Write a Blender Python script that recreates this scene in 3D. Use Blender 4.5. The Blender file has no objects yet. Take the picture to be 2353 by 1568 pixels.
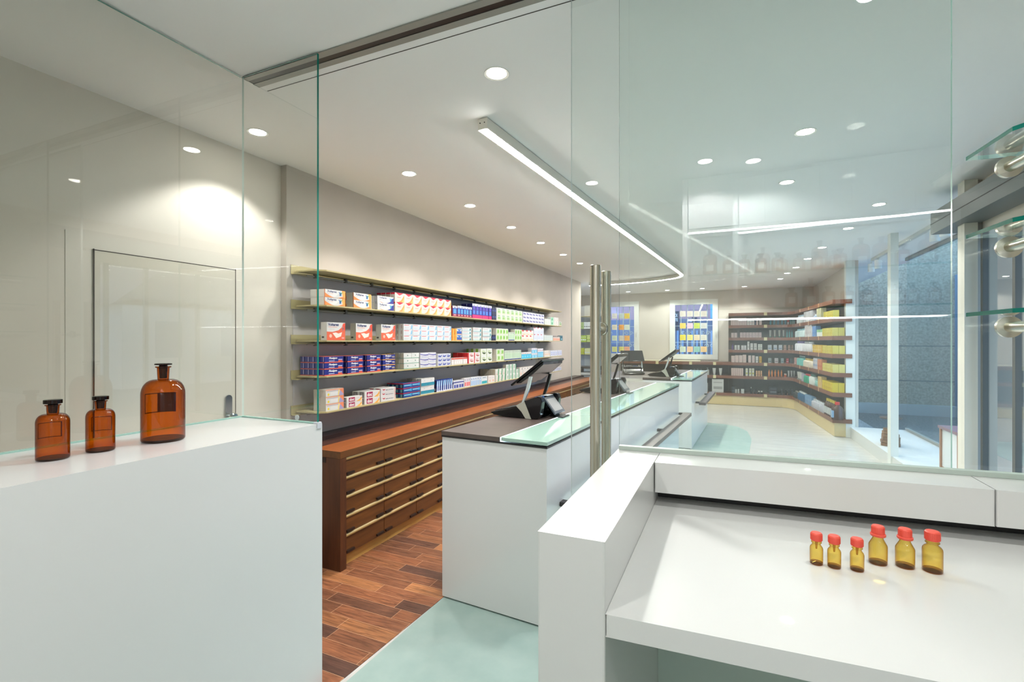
import bpy, math, random
from mathutils import Vector, Matrix
random.seed(7)
sc = bpy.context.scene
C = sc.collection
PI = math.pi
# ---------------------------------------------------------------- camera, view, sky
EYE = 1.5; YAW = math.radians(24.03); FPX = 1111.0
cam = bpy.data.cameras.new('camera'); cam.sensor_width = 36.0; cam.lens = 36.0 * FPX / 2353.0
cam.clip_start = 0.02; cam.clip_end = 200
co = bpy.data.objects.new('camera', cam); C.objects.link(co)
co.location = (0, 0, EYE); co.rotation_euler = (PI / 2, 0, YAW); sc.camera = co
sc.view_settings.view_transform = 'Standard'; sc.view_settings.look = 'None'
sc.view_settings.gamma = 1.0; sc.view_settings.use_curve_mapping = False
sc.view_settings.exposure = 1.86
cy = sc.cycles
cy.max_bounces = 24; cy.diffuse_bounces = 12; cy.glossy_bounces = 8; cy.transmission_bounces = 16
cy.transparent_max_bounces = 48; cy.sample_clamp_indirect = 12.0; cy.caustics_reflective = False; cy.caustics_refractive = False
W = bpy.data.worlds.new('sky'); sc.world = W; W.use_nodes = True
bg = W.node_tree.nodes['Background']; bg.inputs[0].default_value = (0.46, 0.67, 1.0, 1); bg.inputs[1].default_value = 1.1
SPOT_W = 43.0; STRIP_E = 46.0; LENS_E = 14.0; LED_E = 2.6

# ---------------------------------------------------------------- helpers
CA, SA = math.cos(YAW), math.sin(YAW)
def ray(px, py=784.0):
    u = (px - 1176.5) / FPX; v = (784.0 - py) / FPX
    return (u * CA - SA, u * SA + CA, v)
def y_at(px, x): r = ray(px); return r[1] * x / r[0]          # where a sight line meets a wall x = const
def x_at(px, y): r = ray(px); return r[0] * y / r[1]
def z_on_x(px, py, x): r = ray(px, py); return EYE + r[2] * x / r[0]
def z_on_y(px, py, y): r = ray(px, py); return EYE + r[2] * y / r[1]

def lin(c):
    return tuple(((v / 255.0) / 12.92 if v / 255.0 <= 0.04045 else ((v / 255.0 + 0.055) / 1.055) ** 2.4) for v in c[:3])
MATS = {}
def new_mat(name):
    m = bpy.data.materials.new(name); m.use_nodes = True
    return m, m.node_tree.nodes, m.node_tree.links, m.node_tree.nodes['Principled BSDF']
def M(rgb, rough=0.5, metal=0.0, emit=0.0, coat=0.0, spec=0.5):
    k = (tuple(rgb), rough, metal, emit, coat, spec)
    if k in MATS: return MATS[k]
    m, n, l, b = new_mat('paint_%d_%d_%d' % tuple(int(v) for v in rgb[:3]))
    b.inputs['Base Color'].default_value = (*lin(rgb), 1); b.inputs['Roughness'].default_value = rough
    b.inputs['Metallic'].default_value = metal; b.inputs['Specular IOR Level'].default_value = spec
    if coat: b.inputs['Coat Weight'].default_value = coat
    if emit:
        b.inputs['Emission Color'].default_value = (*lin(rgb), 1); b.inputs['Emission Strength'].default_value = emit
    MATS[k] = m; return m
def noisy(name, c1, c2, scale=(1, 1, 1), nscale=5.0, rough=0.5, detail=4, bump=0.0, spec=0.5, coat=0.0, lo=0.35, hi=0.65):
    m, n, l, b = new_mat(name)
    tc = n.new('ShaderNodeTexCoord'); mp = n.new('ShaderNodeMapping'); mp.inputs['Scale'].default_value = scale
    nz = n.new('ShaderNodeTexNoise'); nz.inputs['Scale'].default_value = nscale; nz.inputs['Detail'].default_value = detail
    cr = n.new('ShaderNodeValToRGB'); e = cr.color_ramp.elements
    e[0].position = lo; e[0].color = (*lin(c1), 1); e[1].position = hi; e[1].color = (*lin(c2), 1)
    l.new(tc.outputs['Object'], mp.inputs[0]); l.new(mp.outputs[0], nz.inputs['Vector']); l.new(nz.outputs[0], cr.inputs[0])
    l.new(cr.outputs[0], b.inputs['Base Color']); b.inputs['Roughness'].default_value = rough
    b.inputs['Specular IOR Level'].default_value = spec; b.inputs['Coat Weight'].default_value = coat
    if bump:
        bp = n.new('ShaderNodeBump'); bp.inputs['Strength'].default_value = bump; bp.inputs['Distance'].default_value = 0.01
        l.new(nz.outputs[0], bp.inputs['Height']); l.new(bp.outputs[0], b.inputs['Normal'])
    return m
def planks(name):
    m, n, l, b = new_mat(name)
    def mth(op, a, c=None):
        q = n.new('ShaderNodeMath'); q.operation = op
        for i, v in enumerate((a, c)):
            if v is None: continue
            if isinstance(v, (int, float)): q.inputs[i].default_value = v
            else: l.new(v, q.inputs[i])
        return q.outputs[0]
    tc = n.new('ShaderNodeTexCoord'); sp = n.new('ShaderNodeSeparateXYZ'); l.new(tc.outputs['Object'], sp.inputs[0])
    ry = mth('DIVIDE', sp.outputs[1], 0.092); row = mth('FLOOR', ry)
    wn = n.new('ShaderNodeTexWhiteNoise'); wn.noise_dimensions = '1D'; l.new(row, wn.inputs['W'])
    rx = mth('DIVIDE', mth('ADD', sp.outputs[0], mth('MULTIPLY', wn.outputs[0], 3.0)), 0.46); colm = mth('FLOOR', rx)
    cb = n.new('ShaderNodeCombineXYZ'); l.new(row, cb.inputs[0]); l.new(colm, cb.inputs[1])
    w2 = n.new('ShaderNodeTexWhiteNoise'); w2.noise_dimensions = '2D'; l.new(cb.outputs[0], w2.inputs['Vector'])
    cr = n.new('ShaderNodeValToRGB'); e = cr.color_ramp.elements
    e[0].position = 0; e[0].color = (*lin((84, 58, 48)), 1); e[1].position = 1; e[1].color = (*lin((164, 112, 72)), 1)
    for p, c in ((0.25, (114, 74, 52)), (0.5, (138, 88, 60)), (0.75, (126, 82, 56))):
        q = e.new(p); q.color = (*lin(c), 1)
    l.new(w2.outputs[0], cr.inputs[0])
    mp = n.new('ShaderNodeMapping'); mp.inputs['Scale'].default_value = (2.2, 22, 1); l.new(tc.outputs['Object'], mp.inputs[0])
    ad = n.new('ShaderNodeVectorMath'); ad.operation = 'ADD'; l.new(mp.outputs[0], ad.inputs[0]); l.new(w2.outputs['Color'], ad.inputs[1])
    nz = n.new('ShaderNodeTexNoise'); nz.inputs['Scale'].default_value = 2.2; nz.inputs['Detail'].default_value = 7; nz.inputs['Distortion'].default_value = 1.6
    l.new(ad.outputs[0], nz.inputs['Vector'])
    g = n.new('ShaderNodeValToRGB'); g.color_ramp.elements[0].position = .3; g.color_ramp.elements[0].color = (.5, .47, .45, 1)
    g.color_ramp.elements[1].position = .7; g.color_ramp.elements[1].color = (1.25, 1.2, 1.15, 1); l.new(nz.outputs[0], g.inputs[0])
    mx = n.new('ShaderNodeMixRGB'); mx.blend_type = 'MULTIPLY'; mx.inputs[0].default_value = 1; l.new(cr.outputs[0], mx.inputs[1]); l.new(g.outputs[0], mx.inputs[2])
    fy = mth('FRACT', ry); fx = mth('FRACT', rx)
    gap = mth('MAXIMUM', mth('LESS_THAN', fy, 0.018), mth('LESS_THAN', fx, 0.004))
    m2 = n.new('ShaderNodeMixRGB'); l.new(gap, m2.inputs[0]); l.new(mx.outputs[0], m2.inputs[1]); m2.inputs[2].default_value = (*lin((188, 150, 118)), 1)
    l.new(m2.outputs[0], b.inputs['Base Color']); b.inputs['Roughness'].default_value = 0.38
    return m
def wood(name, c1, c2, axis='y', rough=0.35, s=1.0):
    sc_ = {'y': (14, 1.2, 14), 'x': (1.2, 14, 14), 'z': (14, 14, 1.2)}[axis]
    return noisy(name, c1, c2, tuple(v * s for v in sc_), 2.0, rough, 6, lo=.3, hi=.7)
def pane_mat(name, tint=(0.955, 0.977, 0.965), ior=1.5, rough=0.0, refl=1.9):
    m = bpy.data.materials.new(name); m.use_nodes = True; n = m.node_tree.nodes; l = m.node_tree.links; n.clear()
    o = n.new('ShaderNodeOutputMaterial'); t = n.new('ShaderNodeBsdfTransparent'); t.inputs[0].default_value = (*tint, 1)
    g = n.new('ShaderNodeBsdfGlossy'); g.inputs['Roughness'].default_value = rough; g.inputs[0].default_value = (1, 1, 1, 1)
    f = n.new('ShaderNodeFresnel'); f.inputs[0].default_value = ior; mx = n.new('ShaderNodeMixShader')
    geo = n.new('ShaderNodeNewGeometry'); ml = n.new('ShaderNodeMath'); ml.operation = 'SUBTRACT'; ml.inputs[0].default_value = 1.0
    l.new(geo.outputs['Backfacing'], ml.inputs[1]); m2 = n.new('ShaderNodeMath'); m2.operation = 'MULTIPLY'
    l.new(f.outputs[0], m2.inputs[0]); l.new(ml.outputs[0], m2.inputs[1])
    ad = n.new('ShaderNodeMath'); ad.operation = 'MULTIPLY'; ad.inputs[1].default_value = refl; ad.use_clamp = True; l.new(m2.outputs[0], ad.inputs[0])
    l.new(ad.outputs[0], mx.inputs[0]); l.new(t.outputs[0], mx.inputs[1]); l.new(g.outputs[0], mx.inputs[2]); l.new(mx.outputs[0], o.inputs[0])
    return m
def bottle_glass(name, col, edge, ior=1.5):
    # hollow coloured glass: clearer where the wall is crossed square on, deeper where it is crossed along its length
    m = bpy.data.materials.new(name); m.use_nodes = True; n = m.node_tree.nodes; l = m.node_tree.links; n.clear()
    o = n.new('ShaderNodeOutputMaterial'); t = n.new('ShaderNodeBsdfTransparent')
    lw = n.new('ShaderNodeLayerWeight'); lw.inputs[0].default_value = 0.35
    cr = n.new('ShaderNodeValToRGB'); e = cr.color_ramp.elements; e[0].position = 0.0; e[0].color = (*col, 1); e[1].position = 1.0; e[1].color = (*edge, 1); cr.color_ramp.interpolation = 'EASE'
    l.new(lw.outputs['Facing'], cr.inputs[0]); l.new(cr.outputs[0], t.inputs[0])
    g = n.new('ShaderNodeBsdfGlossy'); g.inputs['Roughness'].default_value = 0.03
    f = n.new('ShaderNodeFresnel'); f.inputs[0].default_value = ior; mx = n.new('ShaderNodeMixShader')
    geo = n.new('ShaderNodeNewGeometry'); sb = n.new('ShaderNodeMath'); sb.operation = 'SUBTRACT'; sb.inputs[0].default_value = 1.0; l.new(geo.outputs['Backfacing'], sb.inputs[1])
    mu = n.new('ShaderNodeMath'); mu.operation = 'MULTIPLY'; l.new(f.outputs[0], mu.inputs[0]); l.new(sb.outputs[0], mu.inputs[1])
    l.new(mu.outputs[0], mx.inputs[0]); l.new(t.outputs[0], mx.inputs[1]); l.new(g.outputs[0], mx.inputs[2]); l.new(mx.outputs[0], o.inputs[0])
    return m

class MB:
    def __init__(s): s.v = []; s.f = []; s.m = []; s.mats = []; s.sm = []
    def mi(s, mat):
        if mat not in s.mats: s.mats.append(mat)
        return s.mats.index(mat)
    def add(s, vs, fs, mat, smooth=False, mx=None):
        o = len(s.v)
        for p in vs: s.v.append(tuple(mx @ Vector(p)) if mx else tuple(p))
        i = s.mi(mat)
        for f in fs: s.f.append([a + o for a in f]); s.m.append(i); s.sm.append(smooth)
        return s
    def box(s, x0, x1, y0, y1, z0, z1, mat, mx=None, fm=None):
        vs = [(x0, y0, z0), (x1, y0, z0), (x1, y1, z0), (x0, y1, z0), (x0, y0, z1), (x1, y0, z1), (x1, y1, z1), (x0, y1, z1)]
        fs = dict(b=(0, 3, 2, 1), t=(4, 5, 6, 7), f=(0, 1, 5, 4), r=(1, 2, 6, 5), k=(2, 3, 7, 6), l=(3, 0, 4, 7))
        for k, f in fs.items():
            s.add([vs[i] for i in f], [(0, 1, 2, 3)], (fm or {}).get(k, mat), False, mx)
        return s
    def prism(s, pts, z0, z1, mat, mx=None, side=None, smooth=False):   # pts counter-clockwise in xy
        n = len(pts); vs = [(x, y, z0) for x, y in pts] + [(x, y, z1) for x, y in pts]
        s.add(vs, [tuple(range(n - 1, -1, -1)), tuple(range(n, 2 * n))], mat, False, mx)
        s.add(vs, [(i, (i + 1) % n, n + (i + 1) % n, n + i) for i in range(n)], side or mat, smooth, mx)
        return s
    def profile_y(s, pts, y0, y1, mat, mx=None):                     # pts in xz, extruded along y
        n = len(pts); vs = [(x, y0, z) for x, z in pts] + [(x, y1, z) for x, z in pts]
        s.add(vs, [tuple(range(n)), tuple(range(2 * n - 1, n - 1, -1))] + [(i, n + i, n + (i + 1) % n, (i + 1) % n) for i in range(n)], mat, False, mx)
        return s
    def lathe(s, prof, mat, seg=32, cx=0, cy=0, mx=None, sx=1.0, sy=1.0):
        vs = []; fs = []; n = len(prof)
        for r, z in prof:
            for k in range(seg):
                a = 2 * PI * k / seg; vs.append((cx + sx * r * math.cos(a), cy + sy * r * math.sin(a), z))
        for j in range(n - 1):
            for k in range(seg):
                k2 = (k + 1) % seg; fs.append((j * seg + k, j * seg + k2, (j + 1) * seg + k2, (j + 1) * seg + k))
        if prof[0][0] > 1e-6: fs.append(tuple(range(seg - 1, -1, -1)))
        if prof[-1][0] > 1e-6: fs.append(tuple((n - 1) * seg + k for k in range(seg)))
        return s.add(vs, fs, mat, True, mx)
    def tube(s, p0, p1, r, mat, seg=16, r1=None):
        p0 = Vector(p0); p1 = Vector(p1); d = p1 - p0; L = d.length
        q = d.to_track_quat('Z', 'Y').to_matrix().to_4x4(); mx = Matrix.Translation(p0) @ q
        return s.lathe([(r, 0), (r1 if r1 else r, L)], mat, seg, mx=mx)
    def path(s, pts, r, mat, seg=10):
        for a, b in zip(pts[:-1], pts[1:]): s.tube(a, b, r, mat, seg)
        return s
    def sweep(s, pts, half, z0, z1, mat, fm=None):                   # rectangular bar following a plan line
        L = []; n = len(pts)
        for i in range(n):
            a = Vector(pts[max(i - 1, 0)]); b = Vector(pts[min(i + 1, n - 1)]); t = (b - a).normalized(); nn = Vector((-t.y, t.x))
            p = Vector(pts[i]); L.append((p + nn * half, p - nn * half))
        for i in range(n - 1):
            (a, b), (c, d) = L[i], L[i + 1]
            for q, k in (([(*a, z0), (*b, z0), (*d, z0), (*c, z0)], 'b'), ([(*a, z1), (*c, z1), (*d, z1), (*b, z1)], 't'),
                         ([(*b, z0), (*b, z1), (*d, z1), (*d, z0)], 'r'), ([(*a, z0), (*c, z0), (*c, z1), (*a, z1)], 'l')):
                s.add(q, [(0, 1, 2, 3)], (fm or {}).get(k, mat))
        for (a, b), flip in ((L[0], 0), (L[-1], 1)):
            q = [(*a, z0), (*a, z1), (*b, z1), (*b, z0)]; s.add(q, [(0, 1, 2, 3) if not flip else (3, 2, 1, 0)], mat)
        return s
    def retint(s, i, mat): s.m[i] = s.mi(mat); return s
    def mesh(s, name):
        me = bpy.data.meshes.new(name); me.from_pydata(s.v, [], s.f)
        for m in s.mats: me.materials.append(m)
        me.polygons.foreach_set('material_index', s.m); me.polygons.foreach_set('use_smooth', s.sm)
        if any(s.sm): me.set_sharp_from_angle(angle=math.radians(38))
        me.update(); return me
    def build(s, name, parent=None, bevel=0.0, loc=None):
        o = bpy.data.objects.new(name, s.mesh(name)); C.objects.link(o)
        if parent: o.parent = parent
        if loc: o.location = loc
        if bevel:
            b = o.modifiers.new('edge', 'BEVEL'); b.width = bevel; b.segments = 2; b.limit_method = 'ANGLE'; b.angle_limit = math.radians(50)
        return o
def tag(o, label=None, cat=None, group=None, kind=None):
    if label: o['label'] = label
    if cat: o['category'] = cat
    if group: o['group'] = group
    if kind: o['kind'] = kind
    return o
def thing(name, label, cat, loc=(0, 0, 0), rz=0.0, group=None):
    o = bpy.data.objects.new(name, None); C.objects.link(o); o.location = loc; o.rotation_euler = (0, 0, rz); o.empty_display_size = .05
    return tag(o, label, cat, group)
def struct(o): o['kind'] = 'structure'; return o
def copy_tree(o, parent=None):
    c = o.copy(); C.objects.link(c); c.parent = parent
    for ch in list(o.children): copy_tree(ch, c)
    return c
TXT = {}
def text_geo(s, bold=0.0, shear=0.0):
    k = (s, bold, shear)
    if k not in TXT:
        cu = bpy.data.curves.new('t', 'FONT'); cu.body = s; cu.size = 1.0; cu.offset = bold; cu.shear = shear; cu.resolution_u = 2
        ob = bpy.data.objects.new('t', cu); C.objects.link(ob)
        dg = bpy.context.evaluated_depsgraph_get(); me = bpy.data.meshes.new_from_object(ob.evaluated_get(dg))
        vs = [tuple(v.co) for v in me.vertices]; fs = [tuple(p.vertices) for p in me.polygons]
        bpy.data.objects.remove(ob); bpy.data.curves.remove(cu); bpy.data.meshes.remove(me)
        x0 = min(v[0] for v in vs); x1 = max(v[0] for v in vs); y0 = min(v[1] for v in vs); y1 = max(v[1] for v in vs)
        TXT[k] = ([((a - x0) / (x1 - x0), (b - y0) / (y1 - y0)) for a, b, _ in vs], fs)
    return TXT[k]
ORD = ['zeroth', 'first', 'second', 'third', 'fourth', 'fifth', 'sixth', 'seventh', 'eighth', 'ninth', 'tenth', 'eleventh', 'twelfth', 'thirteenth', 'fourteenth', 'fifteenth', 'sixteenth', 'seventeenth', 'eighteenth', 'nineteenth', 'twentieth']

# ---------------------------------------------------------------- materials
mWall = noisy('wall_paint', (200, 193, 182), (204, 197, 186), (1, 1, 1), 3, 0.75)
mCeil = M((238, 238, 239), 0.8)
mWhite = M((208, 209, 209), 0.22, coat=0.15)
mSolid = M((203, 204, 202), 0.28, coat=0.1)
mPane = pane_mat('clear_glass'); mPane2 = pane_mat('greenish_glass', (0.958, 0.98, 0.972))
mEdge = M((6, 112, 98), 0.15); mEdgePale = M((150, 190, 180), 0.2); mEdgeSoft = M((66, 128, 124), 0.2)
mSteel = M((200, 196, 182), 0.26, 1.0); mChrome = M((190, 192, 192), 0.15, 1.0)
mAlu = M((150, 150, 144), 0.45, 0.2); mBlack = M((14, 14, 15), 0.35); mGloss = M((5, 6, 10), 0.15, coat=0.25, spec=0.35); mDark = M((40, 38, 38), 0.5)
mShelf = M((160, 148, 106), 0.5); mShelfCream = M((206, 198, 168), 0.45)
mBackPanel = M((176, 170, 170), 0.35)
mCab = wood('cabinet_wood', (78, 46, 20), (108, 66, 30)); mCabV = wood('post_wood', (66, 36, 20), (94, 54, 30), 'z')
mTop = wood('orange_wood_top', (114, 60, 26), (142, 80, 38)); mUp = M((38, 20, 18), 0.35)
mBrass = M((222, 206, 158), 0.35, 0.3); mToe = M((188, 148, 82), 0.45)
mWal = wood('walnut', (104, 62, 42), (126, 78, 54), 'x'); mWalY = wood('walnut_y', (116, 64, 42), (140, 80, 52), 'y')
mNiche = M((84, 76, 66), 0.7); mPlinth = M((206, 186, 138), 0.5)
mDkTop = noisy('dark_laminate', (70, 60, 56), (80, 69, 64), (1, 1, 1), 9, 0.4)
mFrost = M((148, 178, 166), 0.12, coat=0.4); mLed = M((214, 240, 255), 0.5, emit=LED_E)
mLedW = M((255, 252, 244), 0.5, emit=STRIP_E); mLens = M((255, 250, 240), 0.5, emit=LENS_E)
mTrim = M((206, 206, 200), 0.4); mLedLab = M((250, 252, 255), 0.5, emit=9.0)
mAmberB = bottle_glass('amber_glass', (0.83, 0.36, 0.045), (0.20, 0.035, 0.002)); mAmberDark = bottle_glass('thick_amber', (0.12, 0.01, 0.0), (0.02, 0.0, 0.0))
mAmberY = bottle_glass('yellow_amber', (0.985, 0.83, 0.36), (0.52, 0.26, 0.05)); mAmberBase = bottle_glass('vial_base', (0.75, 0.58, 0.36), (0.35, 0.22, 0.10))
mCap = M((222, 84, 68), 0.4)

# ---------------------------------------------------------------- structure
def sbox(name, x0, x1, y0, y1, z0, z1, mat): return struct(MB().box(x0, x1, y0, y1, z0, z1, mat).build(name))
CZ = 2.75
floor_m = noisy('cream_floor', (182, 180, 176), (192, 190, 186), (1, 4, 1), 2.5, 0.22)
sbox('floor', -4.2, 1.98, -1.4, 13.2, -0.12, 0, floor_m)
green_m = noisy('green_linoleum', (134, 156, 150), (144, 164, 158), (1, 1, 1), 7, 0.42)
gp = [(-1.586, -1.3), (1.6, -1.3), (1.6, 1.0), (0.8, 2.2), (0.2, 3.5), (0.08, 5.2), (0.17, 6.3), (0.27, 7.3), (0.335, 8.2), (0.30, 8.9), (0.17, 9.3), (-0.05, 9.5), (-0.38, 9.56), (-1.4, 9.6), (-1.515, 9.2), (-1.516, 2.42)]
g = struct(MB().prism(gp, 0, 0.003, green_m).build('floor_green'))
g = struct(MB().prism([(-2.9, 1.0), (-1.588, 1.0), (-1.517, 2.42), (-1.50, 2.75), (-1.2, 6.5), (-1.2, 9.6), (-2.9, 9.6)], 0, 0.0034, planks('plank_floor')).build('floor_wood'))
tr = struct(MB().box(-0.010, 0.010, 0, 0, 0, 0, mAlu).build('trim_1')) if False else None
sbox('ceiling', -4.2, 2.6, -1.4, 13.2, CZ, CZ + 0.12, mCeil)
sbox('wall_left', -3.2, -2.91, -1.4, 2.478, 0, CZ, mWall)
sbox('wall_left_shelves', -3.2, -2.854, 2.478, 10.0, 0, CZ, noisy('taupe_paint', (172, 164, 154), (177, 169, 159), (1, 1, 1), 3, .75))
sbox('wall_left_rear', -4.2, -3.9, 10.0, 13.2, 0, CZ, mWall)
sbox('wall_behind_camera', -3.2, 2.05, -1.55, -1.4, 0, CZ, mWall)
sbox('wall_right_laboratory', 1.9, 2.05, -1.4, 1.72, 0, CZ, mWall)
sbox('wall_right', 1.80, 1.85, 9.02, 13.0, 0, CZ, mWall)
# back wall with two window openings
YB = 12.95
def xw(px): return x_at(px, YB)
def zw(px, py): return z_on_y(px, py, YB)
wins = [(xw(1543), xw(1646), 1.08, 2.50), (xw(1366), xw(1465), 1.08, 2.50)]
b = MB(); xs = [-4.2, wins[1][0], wins[1][1], wins[0][0], wins[0][1], 1.99]
b.box(xs[0], xs[1], YB, YB + .25, 0, CZ, mWall); b.box(xs[2], xs[3], YB, YB + .25, 0, CZ, mWall); b.box(xs[4], xs[5], YB, YB + .25, 0, CZ, mWall)
for i in (0, 1): b.box(wins[i][0], wins[i][1], YB, YB + .25, 0, wins[i][2], mWall); b.box(wins[i][0], wins[i][1], YB, YB + .25, wins[i][3], CZ, mWall)
struct(b.build('wall_back'))
for i, (x0, x1, z0, z1) in enumerate(wins):
    fr = MB(); t = .085
    for a in ((x0 - .04, x0 + t, z0 - .04, z1 + .04), (x1 - t, x1 + .04, z0 - .04, z1 + .04), (x0 + t, x1 - t, z0 - .04, z0 + t), (x0 + t, x1 - t, z1 - t, z1 + .04)):
        fr.box(a[0], a[1], YB - .03, YB + .06, a[2], a[3], M((222, 224, 218), .4))
    w = struct(fr.build('window_%d' % (i + 1), bevel=.006))
    MB().box(x0 + t - .005, x1 - t + .005, YB + .02, YB + .026, z0 + t - .005, z1 - t + .005, mPane).build('pane', w)
    MB().box(x1 - .03, x1 - .01, YB - .055, YB - .03, 1.6, 1.72, mTrim).build('window_handle', w, bevel=.004)
# door in the corridor wall
dy0, dy1, dz = 1.359, 2.13, 1.962
dr = MB(); mDoor = M((200, 194, 180), .16, coat=.5)
dr.box(-2.9099, -2.9085, dy0 - .11, dy1 + .05, 0, dz + .075, M((200, 194, 183), .5))
dr.box(-2.909, -2.9045, dy0 + .006, dy1 - .006, 0, dz - .006, mDoor)
g = .006
dr.box(-2.908, -2.9040, dy0 + .001, dy0 + .005, 0, dz + .002, M((50, 40, 32), .6)); dr.box(-2.908, -2.9040, dy1 - .005, dy1 - .001, 0, dz + .002, M((50, 40, 32), .6)); dr.box(-2.908, -2.9040, dy0, dy1, dz - .005, dz - .001, M((50, 40, 32), .6))
door = struct(dr.build('door_1'))
hb = MB(); mxh = Matrix.Translation((-2.9045, 2.075, 1.065)) @ Matrix.Rotation(PI / 2, 4, 'Y')
pts = [(.07 + .022 * math.cos(a), .022 * math.sin(a)) for a in [PI * k / 8 - PI / 2 for k in range(9)]] + [(-.07 - .022 * math.cos(a), -.022 * math.sin(a)) for a in [PI * k / 8 - PI / 2 for k in range(9)]]
hb.prism(pts, 0, .01, mChrome, mxh); o = hb.build('escutcheon', door)
MB().lathe([(.012, 0), (.012, .03), (.023, .032), (.026, .05), (.02, .058), (0, .06)], mChrome, 24, mx=Matrix.Translation((-2.8945, 2.075, 1.02)) @ Matrix.Rotation(PI / 2, 4, 'Y')).build('door_knob', o)

# ---------------------------------------------------------------- lamps
def make_downlight(name, loc, label, tilt=0.0, power=SPOT_W, size=96, light=True, lr=.046):
    t = thing(name, label, 'ceiling light', loc)
    MB().lathe([(lr, -.001), (.058, -.004), (.058, 0.0), (.052, .02), (.052, -.0015), (lr, -.001)], mTrim, 28).build('trim_ring', t)
    MB().lathe([(0, -.004), (.03, -.0035), (lr, -.002), (lr, .002), (0, .002)], mLens, 28).build('lens', t)
    if light:
        L = bpy.data.lights.new('spot', 'SPOT'); L.energy = power; L.spot_size = math.radians(size); L.spot_blend = .35; L.shadow_soft_size = .04; L.color = (1, .98, .955)
        o = bpy.data.objects.new('lamp', L); C.objects.link(o); o.parent = t; o.location = (0, 0, -.012)
    return t
DL = [(-2.568, 2.023, 'recessed ceiling light behind the left glass partition, beside the corridor wall'),
      (-.985, 2.033, 'largest recessed ceiling light, above the opening and near the linear light')]
for i, yy in enumerate((2.983, 3.92, 4.85, 5.77, 6.69, 7.55)):
    DL.append((-2.172, yy, 'recessed ceiling light, %s of the row in front of the long wall shelves' % ORD[i + 1]))
for i, (xx, yy) in enumerate([(.425, 3.351), (.426, 4.356)]):
    DL.append((xx, yy, 'recessed ceiling light, %s of the pair seen high through the fixed glass' % ('nearer', 'farther')[i]))
for i, (xx, yy) in enumerate([(1.266, 5.407), (1.222, 6.415), (1.153, 7.586), (1.112, 8.541), (1.062, 9.471), (1.004, 10.195), (.967, 11.064)]):
    DL.append((xx, yy, 'recessed ceiling light, %s of the row along the shop window side' % ORD[i + 1]))
for i, (xx, yy) in enumerate([(.351, 12.3), (-.55, 12.35), (-1.35, 12.4), (-2.3, 12.4)]):
    DL.append((xx, yy, 'small recessed ceiling light, %s from right of those near the back wall' % ORD[i + 1]))
for x, y, lb in DL: make_downlight('downlight', (x, y, CZ), lb, power=SPOT_W * (.42 if x < -2.4 else .42 if x < -2 else .42 if x > .9 else .8) * (.45 if y > 12 else 1), size=135 if y > 12 else 112)
for x, y, lb in [(-.98, -.44, 'recessed laboratory ceiling light, left of the camera, mirrored in the glass door'), (.163, -.435, 'recessed laboratory ceiling light behind the camera, mirrored twice in the glass'), (.45, 1.25, 'recessed laboratory ceiling light straight above the white worktop, close to the glass')]:
    make_downlight('downlight', (x, y, CZ), lb, power=SPOT_W * (.52 if y < 0 else .26), size=140)
# linear light: straight run then a sharp turn sweeping back to the left
ln = [(-1.25, 2.40), (-1.10, 4.40), (-.93, 6.60), (-.80, 8.35), (-.762, 8.88), (-.750, 9.12), (-.770, 9.30), (-.84, 9.48), (-.98, 9.64), (-1.20, 9.79), (-1.5, 9.93), (-1.85, 10.03), (-2.25, 10.10), (-2.7, 10.12)]
t = thing('linear_light', 'long white linear ceiling light running over the sales counter and hooking back left', 'ceiling light', (-1.25, 2.40, CZ))
def rel(pts): return [(x + 1.25, y - 2.40) for x, y in pts]
MB().sweep(rel(ln), .030, -.068, -.006, M((212, 210, 200), .4)).build('housing', t)
MB().sweep(rel(ln), .023, -.0712, -.0682, mLedW).build('diffuser', t)
for k in (0, 1): MB().tube((-.016 + .028 * k, -.002, -.03), (-.016 + .028 * k, .002, -.03), .0035, mDark, 8).build('screw', t)

# ---------------------------------------------------------------- left half wall, glass partition, sliding door
TL = 1.142
struct(MB().box(-2.13, -1.612, -1.38, 1.586, 0, TL, mWhite).build('wall_left_half_height', bevel=.006))
gt = CZ - .006
def glass_panel(name, label, a, bpt, z0, z1, th=.010, group=None, sidemat=None, topmat=None, mat=None, lmat=None):
    a = Vector(a); bb = Vector(bpt); L = (bb - a).length; ang = math.atan2((bb - a).y, (bb - a).x)
    t = thing(name, label, 'glass panel', (a.x, a.y, z0), ang, group)
    MB().box(0, L, -th / 2, th / 2, 0, z1 - z0, mat or mPane, fm=dict(l=lmat or sidemat or mEdge, r=sidemat or mEdge, t=topmat or mEdgeSoft, b=mEdgePale)).build('pane', t)
    return t
gl = glass_panel('glass_partition', 'tall clear glass panel standing on the white half wall behind the amber bottles', (-2.096, -1.38), (-2.096, 1.562), TL + .001, gt, sidemat=mPane)
MB().box(0, 2.94, -.009, .009, -.0008, .004, mEdgePale).build('base_joint', gl)
gl2 = glass_panel('glass_partition', 'narrow glass return panel with dark green edge at the end of the white half wall', (-2.090, 1.568), (-1.618, 1.568), TL + .001, gt, sidemat=mEdge, lmat=M((186, 200, 192), .3))
MB().box(.458, .4818, -.012, .012, -.020, .006, M((188, 192, 200), .4)).build('corner_clamp', gl2, bevel=.002)
MB().lathe([(0, 0), (.012, 0), (.012, .003), (0, .003)], M((170, 176, 176), .4), 16, mx=Matrix.Translation((.36, -.0085, .02)) @ Matrix.Rotation(PI / 2, 4, 'X')).build('glass_stud', gl2)
SL = math.atan(.0755)
rg = glass_panel('glass_partition', 'large fixed glass panel standing on the white laboratory worktop upstand, right side', (-.320, 1.571), (1.56, 1.571 + 1.88 * .0755), 1.151, gt, sidemat=M((90, 110, 104), .2), mat=mPane2)
MB().box(0, 1.885, -.011, .011, -.0005, .012, M((172, 184, 176), .4)).build('bottom_channel', rg)
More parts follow.
